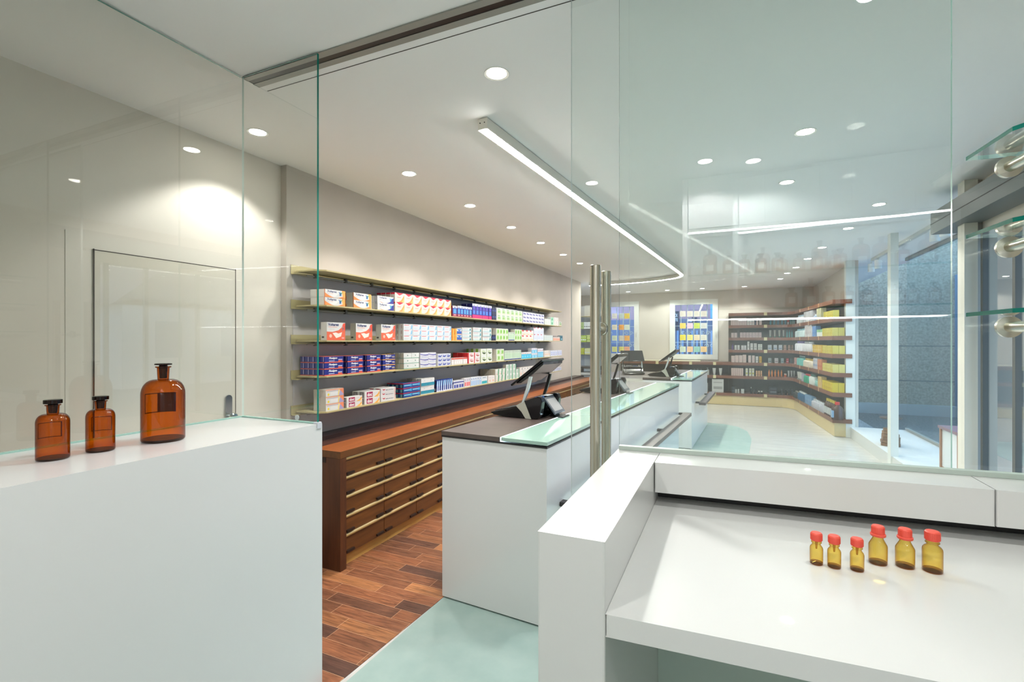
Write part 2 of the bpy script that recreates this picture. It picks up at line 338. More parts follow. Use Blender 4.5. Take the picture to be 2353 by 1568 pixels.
sd = thing('sliding_glass_door', 'frameless sliding glass door with tall steel tube handles behind the fixed glass', 'door', (-.508, 1.66, .012))
MB().box(0, 1.055, -.005, .005, 0, 2.71, mPane2, fm=dict(l=M((196, 206, 204), .3), r=mEdgePale, t=mEdgeSoft, b=mEdgeSoft)).build('pane', sd)
for yy in (-.080, .0775):
    h = MB().lathe([(0, .42), (.0165, .42), (.0175, .421), (.0175, 1.739), (.0165, 1.74), (0, 1.74)], mSteel, 28, cx=.107, cy=yy).build('tube_handle', sd)
for zz in (.75, 1.53):
    MB().lathe([(0, .0055), (.023, .0055), (.021, .012), (.010, .012), (.010, .064), (0, .064)], mSteel, 24, mx=Matrix.Translation((.107, 0, zz)) @ Matrix.Rotation(PI / 2, 4, 'X')).build('handle_boss', sd)
    MB().lathe([(0, .0055), (.023, .0055), (.021, .012), (.010, .012), (.010, .062), (0, .062)], mSteel, 24, mx=Matrix.Translation((.107, 0, zz)) @ Matrix.Rotation(-PI / 2, 4, 'X')).build('handle_boss', sd)
# ceiling track of the sliding door
t = thing('door_track', 'grey aluminium ceiling track with black slot above the glass door', 'track', (-2.10, 1.61, CZ))
MB().box(0, 3.9, -.042, -.010, -.006, -.0005, mAlu).build('rail', t); MB().box(0, 3.9, .020, .052, -.006, -.0005, mAlu).build('rail', t)
MB().box(0, 3.9, -.010, .020, -.004, -.0005, mBlack).build('slot', t)
MB().box(.0, 3.9, .098, .1015, -.0015, -.0003, M((70, 68, 64), .6)).build('shadow_joint', t)

# ---------------------------------------------------------------- laboratory worktop (white, right)
TR = 1.15
t = thing('laboratory_counter', 'white solid-surface laboratory counter with raised side wall and rear upstand, right foreground', 'counter', (-.256, 1.2, 0))
def loc(o, x=-.256, y=1.2): o.location = (-x, -y, 0); return o
def yb(x, base): return base + (x + .193) * .0755
def slab(x0, x1, ya, yb_, z0, z1, mat, slope_a=True):
    ya0, ya1 = (yb(x0, ya), yb(x1, ya)) if slope_a else (ya, ya)
    return MB().prism([(x0, ya0), (x1, ya1), (x1, yb(x1, yb_)), (x0, yb(x0, yb_))], z0, z1, mat)
loc(MB().prism([(-.319, .831), (-.1945, .833), (-.1945, 1.580), (-.324, 1.572)], 0, TR, mSolid).build('side_wall', t, bevel=.004))
loc(MB().prism([(-.194, .833), (.30, .859), (.80, .895), (1.55, .96), (1.55, yb(1.55, 1.545)), (-.194, 1.545)], .986, 1.025, mSolid).build('worktop', t, bevel=.006))
loc(slab(-.192, .574, 1.440, 1.578, 1.064, TR, mSolid).build('upstand', t, bevel=.004))
loc(slab(.5765, 1.55, 1.440, 1.578, 1.064, TR, mSolid).build('upstand', t, bevel=.004))
loc(slab(-.194, 1.55, 1.530, 1.572, 1.0255, 1.0635, mBlack).build('cable_slot', t))
loc(slab(-.194, 1.55, 1.53, 1.575, 0, .985, M((188, 200, 192), .5)).build('rear_panel', t))
loc(MB().box(-.194, 1.55, 1.10, 1.50, 0.02, .12, M((188, 200, 192), .5)).build('plinth', t)) if False else None
# six vials
def vial_big():
    r = .0166
    p = [(0, 0), (r * .95, 0), (r, .002), (r, .036), (r * .98, .039), (.0085, .052), (.0080, .060)]
    return p
def make_vial(kind):
    e = bpy.data.objects.new('medicine_bottle', None)
    if kind == 'small':
        r = .0124; body = [(0, 0), (r * .93, .0), (r, .002), (r, .033), (r * .92, .0365), (.0082, .041), (.0076, .044), (.0098, .0455), (.0098, .0475), (.0076, .049), (.0074, .052)]
        base = [(0, .0005), (r * .9, .0008), (r * .93, .0045), (0, .0055)]
        z0, cr, ch = .050, .0108, .0165; flange = None
    elif kind == 'cone':
        r = .0168; body = [(0, 0), (r * .94, 0), (r, .002), (r, .038), (r * .95, .041), (.0098, .053), (.0092, .060)]
        base = [(0, .0005), (r * .9, .0008), (r * .93, .005), (0, .0065)]
        z0, cr, ch = .0585, .0115, .022; flange = .0140
    else:
        r = .0172; body = [(0, 0), (r * .94, 0), (r, .002), (r, .044), (r * .96, .0475), (r * .82, .051), (.0098, .0545), (.0092, .057), (.0122, .0585), (.0122, .0605), (.0095, .062), (.0092, .066)]
        base = [(0, .0005), (r * .9, .0008), (r * .93, .005), (0, .0065)]
        z0, cr, ch = .0640, .0128, .019; flange = None
    C.objects.link(e)
    MB().lathe(body, mAmberY, 32).build('glass_body', e)
    MB().lathe(base, mAmberBase, 32).build('glass_base', e)
    c = MB(); n = 40; pr = [(cr * .94, z0), (cr, z0 + .001), (cr, z0 + ch - .002), (cr * .86, z0 + ch), (0, z0 + ch + .0005)]
    if flange: pr = [(flange * .95, z0), (flange, z0 + .001), (flange, z0 + .0045), (cr * 1.02, z0 + .0055)] + pr[2:]
    c.lathe([(0, z0 + .0005)] + pr, mCap, n)
    for k in range(n):
        a = 2 * PI * k / n; c.box(-.0004, .0004, cr - .0002, cr + .0005, z0 + (.006 if flange else .0015), z0 + ch - .003, mCap, Matrix.Rotation(a, 4, 'Z'))
    c.build('screw_cap', e)
    if kind == 'small': MB().lathe([(.0016, .032), (.0030, .050)], mAmberBase, 12).build('dropper', e)
    return e
VI = [('small', .173, 1.206, 'leftmost of the three small amber vials with red screw cap'), ('small', .2045, 1.203, 'middle one of the three small amber vials with red screw cap'), ('small', .245, 1.206, 'rightmost of the three small amber vials with red screw cap'),
      ('cone', .2935, 1.262, 'sloped-shoulder amber bottle with flanged red cap, next to the small vials'), ('cone', .341, 1.266, 'sloped-shoulder amber bottle with flanged red cap, second from right'), ('round', .386, 1.264, 'rightmost amber bottle, round shoulders and plain red cap')]
for k, x, y, lb in VI:
    e = make_vial(k); e.location = (x, y, 1.0252); e.rotation_euler = (0, 0, random.random() * 3); tag(e, lb, 'bottle', 'red capped medicine bottles on the white worktop')
# three apothecary bottles
def make_apoth(R, Hh, big):
    e = bpy.data.objects.new('apothecary_bottle', None); C.objects.link(e)
    if big: f = dict(sh=.60, st=.795, nk=.955, rn=.265, lip=.36, st_r=.40)
    else: f = dict(sh=.62, st=.765, nk=.91, rn=.37, lip=.48, st_r=.57)
    pr = [(0, 0), (R * .93, 0), (R * .985, Hh * .012), (R, Hh * .03), (R * 1.0, Hh * .4), (R, Hh * f['sh'])]
    for k in range(1, 9):
        a = PI / 2 * k / 8; pr.append((R * (f['rn'] + (1 - f['rn']) * math.cos(a) ** .75), Hh * (f['sh'] + (f['st'] - f['sh']) * math.sin(a))))
    pr += [(R * f['rn'] * .98, Hh * (f['st'] + .01)), (R * (f['rn'] + .02), Hh * (f['nk'] - .015)), (R * f['lip'], Hh * (f['nk'] - .008)), (R * f['lip'], Hh * (f['nk'] + .006)), (R * (f['rn'] - .03), Hh * (f['nk'] + .008))]
    MB().lathe(pr, mAmberB, 48).build('glass_body', e)
    MB().lathe([(0, .0008), (R * .9, .0012), (R * .95, Hh * .035), (R * .5, Hh * .03), (0, Hh * .04)], mAmberDark, 48).build('glass_base', e)
    n0 = f['rn'] - .06
    MB().lathe([(0, Hh * (f['st'] + .01)), (R * n0 * .8, Hh * (f['st'] + .01)), (R * n0, Hh * (f['nk'] + .006)), (R * n0 * .9, Hh * (f['nk'] + .02)), (R * f['st_r'], Hh * (f['nk'] + .026)), (R * f['st_r'], Hh * .995), (R * f['st_r'] * .9, Hh), (0, Hh)], mAmberDark, 32).build('glass_stopper', e)
    # ground label field on the far side of the glass
    lab = MB(); a0, a1, z0, z1 = math.radians(108), math.radians(200), Hh * .34, Hh * .60
    def pt(a, z): return ((R - .0012) * math.cos(a), (R - .0012) * math.sin(a), z)
    seg = 12
    def strip(aa, ab, za, zb):
        for k in range(seg):
            p = aa + (ab - aa) * k / seg; q = aa + (ab - aa) * (k + 1) / seg
            lab.add([pt(p, za), pt(q, za), pt(q, zb), pt(p, zb)], [(0, 1, 2, 3)], M((48, 16, 4), .5))
    w = R * .05
    strip(a0, a1, z0, z0 + w); strip(a0, a1, z1 - w, z1); strip(a0, a0 + .08, z0, z1); strip(a1 - .05, a1, z0, z1)
    if big: strip(a0, a1 - .7, z0 + w, z1 - w)
    lab.build('label_outline', e); return e
for x, y, R, Hh, big, rz, lb in [(-1.868, .772, .0394, .180, 0, .3, 'small amber apothecary bottle with flat stopper, leftmost on the white half wall'),
                            (-1.868, .894, .0380, .178, 0, -.1, 'small amber apothecary bottle with flat stopper, between its twin and the big one'),
                            (-1.858, 1.080, .0665, .277, 1, .1, 'big amber apothecary bottle with flat stopper, right on the white half wall')]:
    e = make_apoth(R, Hh, big); e.location = (x, y, TL + .0005); e.rotation_euler = (0, 0, rz); tag(e, lb, 'bottle', 'amber bottles on the half wall')
MB().box(0, .470, -.009, .009, -.0008, .004, mEdgePale).build('base_joint', gl2)
# glass display shelves on the partition
for i, z in enumerate((1.968, 1.765, 1.563)):
    gy = 1.571 + (.565 + .32) * .0755
    t = thing('glass_shelf', '%s of three green-edged glass shelves on steel standoffs at the right edge' % ('topmost', 'middle one', 'lowest')[i], 'shelf', (.565, gy, z), SL, 'glass shelves')
    MB().prism([(.0, -.010), (.0, -.20), (.02, -.232), (.95, -.232), (.95, -.010)], 0, .010, pane_mat('shelf_glass', (.93, .97, .955)), side=mEdge).retint(-1, mEdgePale).build('pane', t)
    for xx in (.085, .75):
        q = MB().lathe([(0, .006), (.026, .006), (.027, .009), (.027, .018), (.0135, .020), (.0135, .19), (.011, .192), (0, .192)], mSteel, 28, mx=Matrix.Translation((xx, 0, -.0275)) @ Matrix.Rotation(PI / 2, 4, 'X')).build('standoff', t)
# ---------------------------------------------------------------- long wall shelves (left wall)
SX0, SX1 = -2.853, -2.600
SY0, SY1 = 2.565, 7.95
SHZ = [2.006, 1.757, 1.505, 1.250, .996]     # top faces
struct(MB().box(-2.8538, -2.849, 2.53, 7.33, .80, 2.02, mBackPanel).build('wall_panel'))
BRK = [2.678 + .309 * k for k in range(16)]
for i, z in enumerate(SHZ):
    t = thing('wall_shelf', 'long cream metal wall shelf, %s of five on the left wall' % ('topmost', 'second from top', 'middle one', 'second from bottom', 'lowest')[i], 'shelf', (0, 0, z), 0, 'long metal wall shelves')
    MB().prism([(-2.835, 2.545), (-2.66, 2.545), (SX1, 2.60), (SX1, 7.93), (-2.66, 7.97), (-2.835, 7.97)], -.010, 0, mShelf).build('shelf_board', t, bevel=.0015)
    r = MB(); r.box(-2.8488, -2.846, 2.51, 7.98, -.028, .040, mShelf); r.box(-2.846, -2.80, 2.51, 7.98, -.028, -.024, mShelf); r.build('wall_rail', t)
    q = MB(); q.tube((-2.790, 2.60, -.030), (-2.790, 7.9, -.030), .006, mAlu, 10); q.build('light_tube', t)
    for k, y in enumerate(BRK):
        MB().box(-2.80, -2.778, y - .010, y + .010, -.042, -.0102, M((96, 92, 84), .4, .5)).build('bracket', t)

# product cartons -------------------------------------------------
def carton(name, w, d, h, body, deco, side=None, top=None):
    """front is -y, left end is -x; deco = list of prints on the front, side = prints on the left end"""
    dim = lambda c_: tuple(int(v * (.84 if v > 150 else .95)) for v in c_); body = tuple(int(v * .79) for v in body); m = MB(); mb = M(body, .45); m.box(0, w, 0, d, 0, h, mb, fm=dict(t=M(top, .45)) if top else None)
    def face(lst, org, ux, uz, nrm, W_, H_):
        lay = 0
        for it in lst:
            lay += 1; off = Vector(nrm) * (.0004 + .00012 * lay)
            k = it[0]
            def P(u, v): return tuple(Vector(org) + Vector(ux) * (u * W_) + Vector((0, 0, 1)) * (v * H_) + off)
            if k == 'r': _, u0, v0, u1, v1, c = it; m.add([P(u0, v0), P(u1, v0), P(u1, v1), P(u0, v1)], [(0, 1, 2, 3)], M(dim(c), .45))
            elif k == 'p': m.add([P(u, v) for u, v in it[1]], [tuple(range(len(it[1])))], M(dim(it[2]), .45))
            elif k == 'c':
                _, u, v, r, c = it; m.add([P(u + r * H_ / W_ * math.cos(2 * PI * j / 18), v + r * math.sin(2 * PI * j / 18)) for j in range(18)], [tuple(range(18))], M(dim(c), .45))
            elif k == 't':
                _, s_, u0, v0, u1, v1, c = it[:7]; vs, fs = text_geo(s_, it[7] if len(it) > 7 else .02, it[8] if len(it) > 8 else 0)
                m.add([P(u0 + a * (u1 - u0), v0 + b_ * (v1 - v0)) for a, b_ in vs], fs, M(dim(c), .5))
    face(deco, (0, 0, 0), (1, 0, 0), None, (0, -1, 0), w, h)
    if side: face(side, (0, d, 0), (0, -1, 0), None, (-1, 0, 0), d, h)
    return m.mesh(name)
NAVY = (22, 34, 92); WHT = (238, 238, 236); ORG = (246, 128, 60); BLU = (18, 40, 150)
def arc(u0, v0, u1, v1, sag, n=8): return [(u0 + (u1 - u0) * k / n, v0 + (v1 - v0) * k / n - sag * math.sin(PI * k / n)) for k in range(n + 1)]
def figure(u, v, s, c1=(20, 90, 150), c2=(60, 160, 90)):
    return [('c', u, v + .34 * s, .07 * s, (90, 180, 220)), ('p', [(u - .04 * s, v - .25 * s), (u + .05 * s, v - .25 * s), (u + .07 * s, v + .2 * s), (u - .03 * s, v + .2 * s)], c1), ('p', [(u - .12 * s, v + .3 * s), (u - .03 * s, v + .05 * s), (u + .02 * s, v + .15 * s)], c1), ('p', [(u + .16 * s, v + .28 * s), (u + .04 * s, v + .02 * s), (u, v + .14 * s)], c2)]
SIDEB = [('r', .2, .2, .8, .8, (222, 220, 214)), ('r', .35, .3, .65, .7, (190, 188, 184))]
DES = {
 'gelA': dict(body=WHT, side=[('r', .9, 0, 1, 1, (238, 120, 70)), ('r', .0, .0, .9, 1, (226, 222, 214))], deco=[('p', arc(0, .55, .92, .30, .42) + [(1, .3), (1, 0), (0, 0)], ORG), ('p', arc(.02, .98, .78, .98, .86), WHT), ('p', [(.82, 1), (1, 1), (1, 0), (.88, .1)], (250, 176, 70)), ('c', .92, .16, .09, (250, 120, 60)), ('t', 'Voltaren', .10, .62, .56, .93, NAVY, .03), ('t', 'Schmerzgel', .14, .44, .38, .54, (236, 110, 80), .01)] + figure(.74, .55, .95)),
 'gelB': dict(body=WHT, side=[('r', .55, .05, .9, .95, (60, 66, 110)), ('r', .6, .1, .85, .9, (210, 210, 214))], deco=[('p', arc(0, .45, .8, .25, .34) + [(.8, 0), (.6, 0), (.25, .02)], (232, 130, 110)), ('p', arc(.03, .98, .74, .98, .84), WHT), ('p', [(.55, 0), (1, 0), (1, .9), (.86, .62), (.78, .25)], (30, 40, 130)), ('t', 'Voltaren', .10, .62, .56, .93, NAVY, .03), ('t', 'dispers', .12, .42, .40, .53, (60, 60, 80), .01)] + figure(.80, .55, .9, (60, 150, 210), (60, 150, 210))),
 'patch': dict(body=WHT, side=[('r', 0, 0, 1, 1, (226, 224, 216)), ('r', .15, .12, .55, .22, (70, 70, 70))], deco=[('p', [(0, 0), (1, 0), (1, .95), (.88, .95), (.80, .72), (.62, .56), (.3, .46), (0, .48)], (240, 92, 60)), ('p', [(1, .98), (.9, .95), (.84, .7), (1, .55)], (236, 66, 44)), ('p', [(.3, .40), (.5, .12), (.76, .22), (.82, .46), (.62, .38), (.48, .44)], (250, 236, 226)), ('c', .2, .24, .10, (250, 196, 176)), ('t', 'Voltaren', .06, .80, .64, .96, NAVY, .035), ('t', 'Schmerzpflaster', .08, .70, .56, .76, (236, 90, 70), .012), ('r', .10, .62, .40, .63, (120, 120, 120)), ('r', .8, .09, .94, .17, (252, 170, 150))] + figure(.86, .64, .34)),
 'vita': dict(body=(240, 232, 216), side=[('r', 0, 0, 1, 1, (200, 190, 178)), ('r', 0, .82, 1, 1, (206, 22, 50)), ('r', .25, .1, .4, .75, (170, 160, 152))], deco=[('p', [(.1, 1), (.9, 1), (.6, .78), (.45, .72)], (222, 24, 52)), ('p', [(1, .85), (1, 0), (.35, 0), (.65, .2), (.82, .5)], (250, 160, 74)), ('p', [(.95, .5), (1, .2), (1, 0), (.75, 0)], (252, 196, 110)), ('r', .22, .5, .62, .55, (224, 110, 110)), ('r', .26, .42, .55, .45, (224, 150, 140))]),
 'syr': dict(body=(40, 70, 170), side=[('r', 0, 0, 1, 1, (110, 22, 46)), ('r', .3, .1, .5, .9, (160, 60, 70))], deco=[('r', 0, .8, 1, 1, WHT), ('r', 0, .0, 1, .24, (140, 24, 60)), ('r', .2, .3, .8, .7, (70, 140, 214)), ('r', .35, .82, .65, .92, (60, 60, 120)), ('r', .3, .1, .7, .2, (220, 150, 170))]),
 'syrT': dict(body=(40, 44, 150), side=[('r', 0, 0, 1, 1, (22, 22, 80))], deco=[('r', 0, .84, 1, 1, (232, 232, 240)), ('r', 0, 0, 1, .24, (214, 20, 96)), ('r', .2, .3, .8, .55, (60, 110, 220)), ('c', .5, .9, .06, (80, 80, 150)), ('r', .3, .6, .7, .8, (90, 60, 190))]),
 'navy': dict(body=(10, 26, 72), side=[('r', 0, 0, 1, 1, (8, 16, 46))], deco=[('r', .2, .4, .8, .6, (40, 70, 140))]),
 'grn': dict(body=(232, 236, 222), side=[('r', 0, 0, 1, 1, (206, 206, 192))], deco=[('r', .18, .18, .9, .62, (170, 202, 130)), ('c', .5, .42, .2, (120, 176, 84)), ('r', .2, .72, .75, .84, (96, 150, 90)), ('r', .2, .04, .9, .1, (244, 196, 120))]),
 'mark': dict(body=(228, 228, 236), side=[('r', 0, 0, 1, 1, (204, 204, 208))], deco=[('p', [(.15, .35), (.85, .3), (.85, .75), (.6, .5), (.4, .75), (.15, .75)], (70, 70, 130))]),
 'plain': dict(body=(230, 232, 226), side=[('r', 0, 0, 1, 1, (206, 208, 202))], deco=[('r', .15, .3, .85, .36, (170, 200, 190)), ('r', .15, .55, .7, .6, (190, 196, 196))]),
 'green2': dict(body=(226, 236, 228), side=None, deco=[('r', .1, .05, .8, .95, (120, 200, 160)), ('r', .3, .3, .6, .6, (30, 110, 80))]),
 'ceramide': dict(body=(234, 238, 242), side=[('r', 0, 0, 1, 1, (214, 212, 206)), ('r', .3, .2, .6, .8, (190, 170, 168))], deco=[('r', .06, .72, .6, .84, (236, 112, 110)), ('p', [(.75, .1), (.95, .1), (.98, .9), (.85, .8)], (120, 190, 226)), ('r', .1, .35, .6, .4, (180, 200, 214)), ('r', .1, .2, .5, .24, (196, 210, 220))]),
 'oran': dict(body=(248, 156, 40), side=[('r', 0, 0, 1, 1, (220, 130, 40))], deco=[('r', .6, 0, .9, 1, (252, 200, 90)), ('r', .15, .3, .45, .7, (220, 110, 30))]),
 'bluV': dict(body=(236, 238, 244), side=None, deco=[('r', 0, .1, 1, .55, (36, 80, 180)), ('p', [(0, .9), (1, .9), (.5, .5)], (60, 110, 200)), ('r', 0, 0, 1, .1, (250, 160, 60))]),
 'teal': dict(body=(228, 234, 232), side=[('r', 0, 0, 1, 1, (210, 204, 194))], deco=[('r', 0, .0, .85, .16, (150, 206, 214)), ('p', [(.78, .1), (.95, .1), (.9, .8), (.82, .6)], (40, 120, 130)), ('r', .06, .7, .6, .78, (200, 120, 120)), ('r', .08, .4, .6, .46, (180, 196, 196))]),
 'redtri': dict(body=(242, 236, 228), side=None, deco=[('p', [(.0, 1), (.5, 1), (.4, .7), (.1, .82)], (226, 40, 50)), ('r', .15, .15, .9, .3, (244, 196, 120)), ('r', .2, .45, .8, .5, (190, 190, 190))]),
 'redtri2': dict(body=(228, 232, 242), side=None, deco=[('p', [(.0, 1), (.4, 1), (.3, .8)], (226, 40, 50)), ('r', .15, .3, .85, .36, (160, 190, 226)), ('r', .15, .5, .85, .56, (180, 200, 230))]),
 'lines': dict(body=(228, 236, 232), side=None, deco=[('r', 0, .2, 1, .26, (160, 196, 190)), ('r', 0, .5, 1, .55, (160, 196, 190)), ('r', 0, .8, 1, .84, (160, 196, 190))]),
 'blackor': dict(body=(240, 226, 216), side=None, deco=[('r', .1, .72, .7, 1, (30, 30, 34)), ('r', .15, .05, .85, .5, (240, 130, 100))]),
 'tealdk': dict(body=(30, 120, 140), side=None, deco=[('r', .2, .6, .8, .8, (20, 60, 80)), ('r', .2, .2, .8, .4, (140, 200, 210))]),
 'finA': dict(body=(16, 34, 140), top=(240, 120, 90), side=[('r', 0, 0, 1, .12, (238, 84, 60)), ('r', .62, .2, .82, .95, (150, 166, 214)), ('r', .1, .2, .3, .95, (50, 66, 160))], deco=[('r', 0, 0, 1, .14, (240, 92, 66)), ('t', 'Finalgon', .22, .50, .66, .90, WHT, .05, .2), ('r', .22, .24, .52, .34, (220, 226, 250)), ('r', .72, .42, .94, .54, (214, 224, 250)), ('r', .72, .14, .94, .36, (236, 84, 60))]),
 'finB': dict(body=(16, 34, 140), top=(248, 190, 90), side=[('r', 0, 0, 1, .12, (248, 180, 60)), ('r', .3, .2, .6, .95, (120, 136, 190))], deco=[('r', 0, 0, 1, .13, (250, 184, 70)), ('t', 'Finalgon', .20, .52, .68, .92, WHT, .05, .2), ('r', .22, .26, .5, .36, (220, 226, 250)), ('r', .76, .40, .96, .5, (236, 196, 100)), ('r', .72, .6, .94, .68, (214, 224, 250))]),
 'cross': dict(body=(240, 242, 238), side=[('r', 0, 0, 1, 1, (206, 200, 184)), ('r', .0, .0, 1, .1, (120, 180, 150))], deco=[('r', 0, .03, 1, .10, (40, 150, 110)), ('c', .5, .55, .14, (90, 120, 110)), ('r', .1, .3, .4, .34, (180, 200, 190)), ('r', .06, .72, .5, .76, (190, 204, 198))]),
 'wave': dict(body=(236, 236, 242), side=None, deco=[('p', arc(0, .78, 1, .66, .12) + [(1, .46), (.6, .4), (0, .62)], (66, 66, 170)), ('r', .15, .12, .8, .2, (170, 180, 220))]),
 'swoosh': dict(body=(238, 240, 246), side=None, deco=[('p', [(.12, .2), (.6, .15), (.9, .5), (.9, .85), (.65, .5), (.12, .5)], (50, 66, 170)), ('r', .1, .62, .5, .74, (60, 80, 190)), ('c', .8, .22, .1, (120, 180, 220))]),
 'redmug': dict(body=(244, 238, 236), side=None, deco=[('r', 0, .78, 1, 1, (226, 80, 66)), ('c', .5, .34, .28, (226, 214, 210)), ('c', .5, .34, .2, (244, 238, 236))]),
 'redL': dict(body=(246, 244, 242), side=[('r', 0, .0, 1, 1, (206, 30, 34))], deco=[('r', 0, 0, .16, 1, (226, 30, 36)), ('p', arc(.3, .5, .9, .4, .18) + [(.9, .46), (.3, .56)], (170, 60, 50)), ('r', .3, .66, .75, .76, (226, 60, 60))]),
 'grnL': dict(body=(240, 244, 236), side=[('r', 0, 0, .5, 1, (130, 190, 60)), ('r', .5, 0, 1, 1, (224, 222, 210))], deco=[('r', 0, 0, .07, 1, (140, 190, 90)), ('p', arc(.3, .42, .92, .36, .2) + [(.92, .42), (.3, .5)], (70, 90, 50)), ('r', .25, .58, .8, .66, (150, 200, 80)), ('r', .3, .75, .6, .79, (170, 180, 160))]),
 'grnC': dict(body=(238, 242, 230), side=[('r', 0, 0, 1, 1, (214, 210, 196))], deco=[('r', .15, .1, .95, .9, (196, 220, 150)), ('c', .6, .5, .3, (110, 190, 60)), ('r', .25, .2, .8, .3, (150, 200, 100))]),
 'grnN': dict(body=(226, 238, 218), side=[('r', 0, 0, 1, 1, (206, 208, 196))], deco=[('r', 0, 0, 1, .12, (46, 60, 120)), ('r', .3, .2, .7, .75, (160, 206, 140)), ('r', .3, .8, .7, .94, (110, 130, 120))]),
 'cyan': dict(body=(236, 240, 244), side=None, deco=[('r', 0, .0, 1, .7, (50, 186, 222)), ('r', .2, .2, .8, .5, (110, 210, 234)), ('r', .2, .78, .8, .88, (240, 150, 120))]),
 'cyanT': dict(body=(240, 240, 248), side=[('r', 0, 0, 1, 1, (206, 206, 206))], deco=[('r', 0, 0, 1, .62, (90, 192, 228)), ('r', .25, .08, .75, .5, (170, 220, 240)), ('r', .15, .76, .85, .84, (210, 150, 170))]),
 'pale': dict(body=(240, 232, 224), side=None, deco=[('r', .2, .3, .8, .5, (240, 196, 160)), ('r', .2, .7, .7, .8, (200, 200, 190))]),
 'lilac': dict(body=(226, 230, 244), side=None, deco=[('r', .15, .25, .85, .4, (150, 170, 220)), ('r', .15, .55, .85, .7, (170, 186, 230))]),
 'dotY': dict(body=(240, 238, 232), side=[('r', 0, 0, 1, 1, (224, 220, 208))], deco=[('r', 0, .86, 1, 1, (238, 140, 110)), ('r', .04, .70, .72, .78, (150, 160, 180)), ('c', .14, .3, .17, (240, 210, 20)), ('p', [(.72, 0), (1, 0), (1, .86), (.78, .86)], (150, 160, 200)), ('p', [(.74, .9), (1, .95), (1, .1), (.88, .5)], (246, 128, 92)), ('r', .26, .15, .66, .6, (232, 232, 232)), ('p', [(.66, .0), (.72, .0), (.78, .86), (.70, .86)], (250, 226, 120))]),
 'docA': dict(body=(244, 242, 240), side=[('r', .2, .1, .8, .9, (120, 112, 116)), ('r', .3, .2, .7, .8, (200, 196, 196))], deco=[('r', .13, .08, .52, .90, (176, 20, 74)), ('t', 'doc', .17, .20, .48, .80, WHT, .045), ('p', [(.60, .0), (.84, .0), (.98, .45), (.96, .9), (.84, .42)], (250, 180, 70)), ('r', .58, .62, .8, .66, (190, 200, 214)), ('p', [(.84, .0), (1, 0), (1, .3)], (252, 210, 130))]),
 'mob': dict(body=(242, 240, 238), side=[('r', .2, .75, .8, .95, (190, 30, 50)), ('r', .0, .0, .2, 1, (220, 214, 208))], deco=[('p', [(.08, .80), (.30, .80), (.22, .52), (.17, .52)], (214, 30, 50)), ('p', [(.15, .85), (.24, .85), (.19, .72)], (242, 240, 238)), ('t', 'Mobilat', .32, .42, .84, .68, (110, 110, 124), .02), ('r', .93, 0, .96, 1, (238, 120, 90))]),
 'blured': dict(body=(14, 96, 170), side=[('r', 0, 0, 1, 1, (20, 50, 96)), ('r', 0, .78, 1, 1, (206, 30, 60)), ('r', .2, .1, .7, .7, (90, 140, 170))], deco=[('r', 0, .84, 1, 1, (196, 40, 70)), ('r', .08, .40, .85, .62, (120, 206, 236)), ('r', .05, .0, .95, .26, (16, 60, 130)), ('r', .75, .25, .96, .75, (60, 170, 220))]),
 'tealW': dict(body=(242, 242, 240), side=[('r', 0, 0, 1, 1, (216, 214, 206)), ('r', .1, .0, .5, .42, (60, 130, 140))], deco=[('r', 0, .06, 1, .46, (14, 124, 148)), ('c', .5, .72, .06, (120, 160, 170)), ('r', .1, .18, .9, .22, (90, 180, 190))]),
 'stripe': dict(body=(22, 60, 150), side=[('r', 0, 0, 1, 1, (24, 28, 70)), ('r', .2, .1, .8, .3, (190, 190, 200))], deco=[('p', [(.1, .05), (.5, .05), (.9, .95), (.5, .95)], (226, 236, 250)), ('p', [(.1, .5), (.3, .5), (.6, .92), (.3, .92)], (90, 190, 236)), ('r', 0, .0, 1, .1, (230, 226, 240))]),
 'navw': dict(body=(232, 234, 240), side=[('r', 0, .6, 1, .8, (50, 56, 130))], deco=[('r', 0, .72, 1, .86, (40, 50, 130)), ('r', .1, .1, .45, .5, (70, 80, 180)), ('r', .55, .1, .9, .5, (50, 60, 160))]),
 'redw': dict(body=(240, 236, 238), side=None, deco=[('r', .1, .1, .9, .55, (234, 110, 110)), ('r', .3, .65, .7, .9, (170, 170, 190))]),
 'lblue': dict(body=(236, 240, 246), side=None, deco=[('r', .1, .05, .9, .6, (150, 200, 236)), ('r', .3, .7, .6, .88, (70, 110, 190))]),
 'tealB': dict(body=(240, 244, 244), side=None, deco=[('r', .05, .05, .95, .4, (30, 170, 180)), ('r', .2, .8, .8, .9, (120, 140, 170))]),
 'pinkw': dict(body=(242, 236, 230), side=None, deco=[('c', .5, .3, .16, (240, 150, 120)), ('r', .2, .7, .8, .76, (190, 190, 200))]),
 'gstr': dict(body=(238, 238, 228), side=[('r', 0, 0, 1, 1, (206, 198, 178))], deco=[('p', [(.62, 0), (.86, 0), (1, 1), (.76, 1)], (20, 130, 80)), ('c', .3, .2, .1, (240, 110, 80)), ('r', .15, .5, .5, .54, (180, 190, 180))]),
 'gdash': dict(body=(236, 240, 234), side=[('r', 0, 0, 1, 1, (206, 200, 184))], deco=[('p', [(.75, 0), (.95, 0), (1, 1), (.8, 1)], (30, 140, 90)), ('p', [(.2, .2), (.5, .2), (.6, .8), (.3, .8)], (150, 190, 170))]),
 'dots': dict(body=(240, 234, 226), side=None, deco=[('c', .7, .85, .07, (30, 30, 60)), ('r', .2, .2, .6, .5, (240, 200, 180))]),
}
SHN = ['top', 'second', 'third', 'fourth', 'fifth']
TIER = {1: [''], 2: ['lower', 'upper'], 3: ['bottom', 'middle', 'top'], 4: ['bottom', 'second', 'third', 'top']}
def plc(px, x=-2.612): return y_at(px, x)
CM = {}
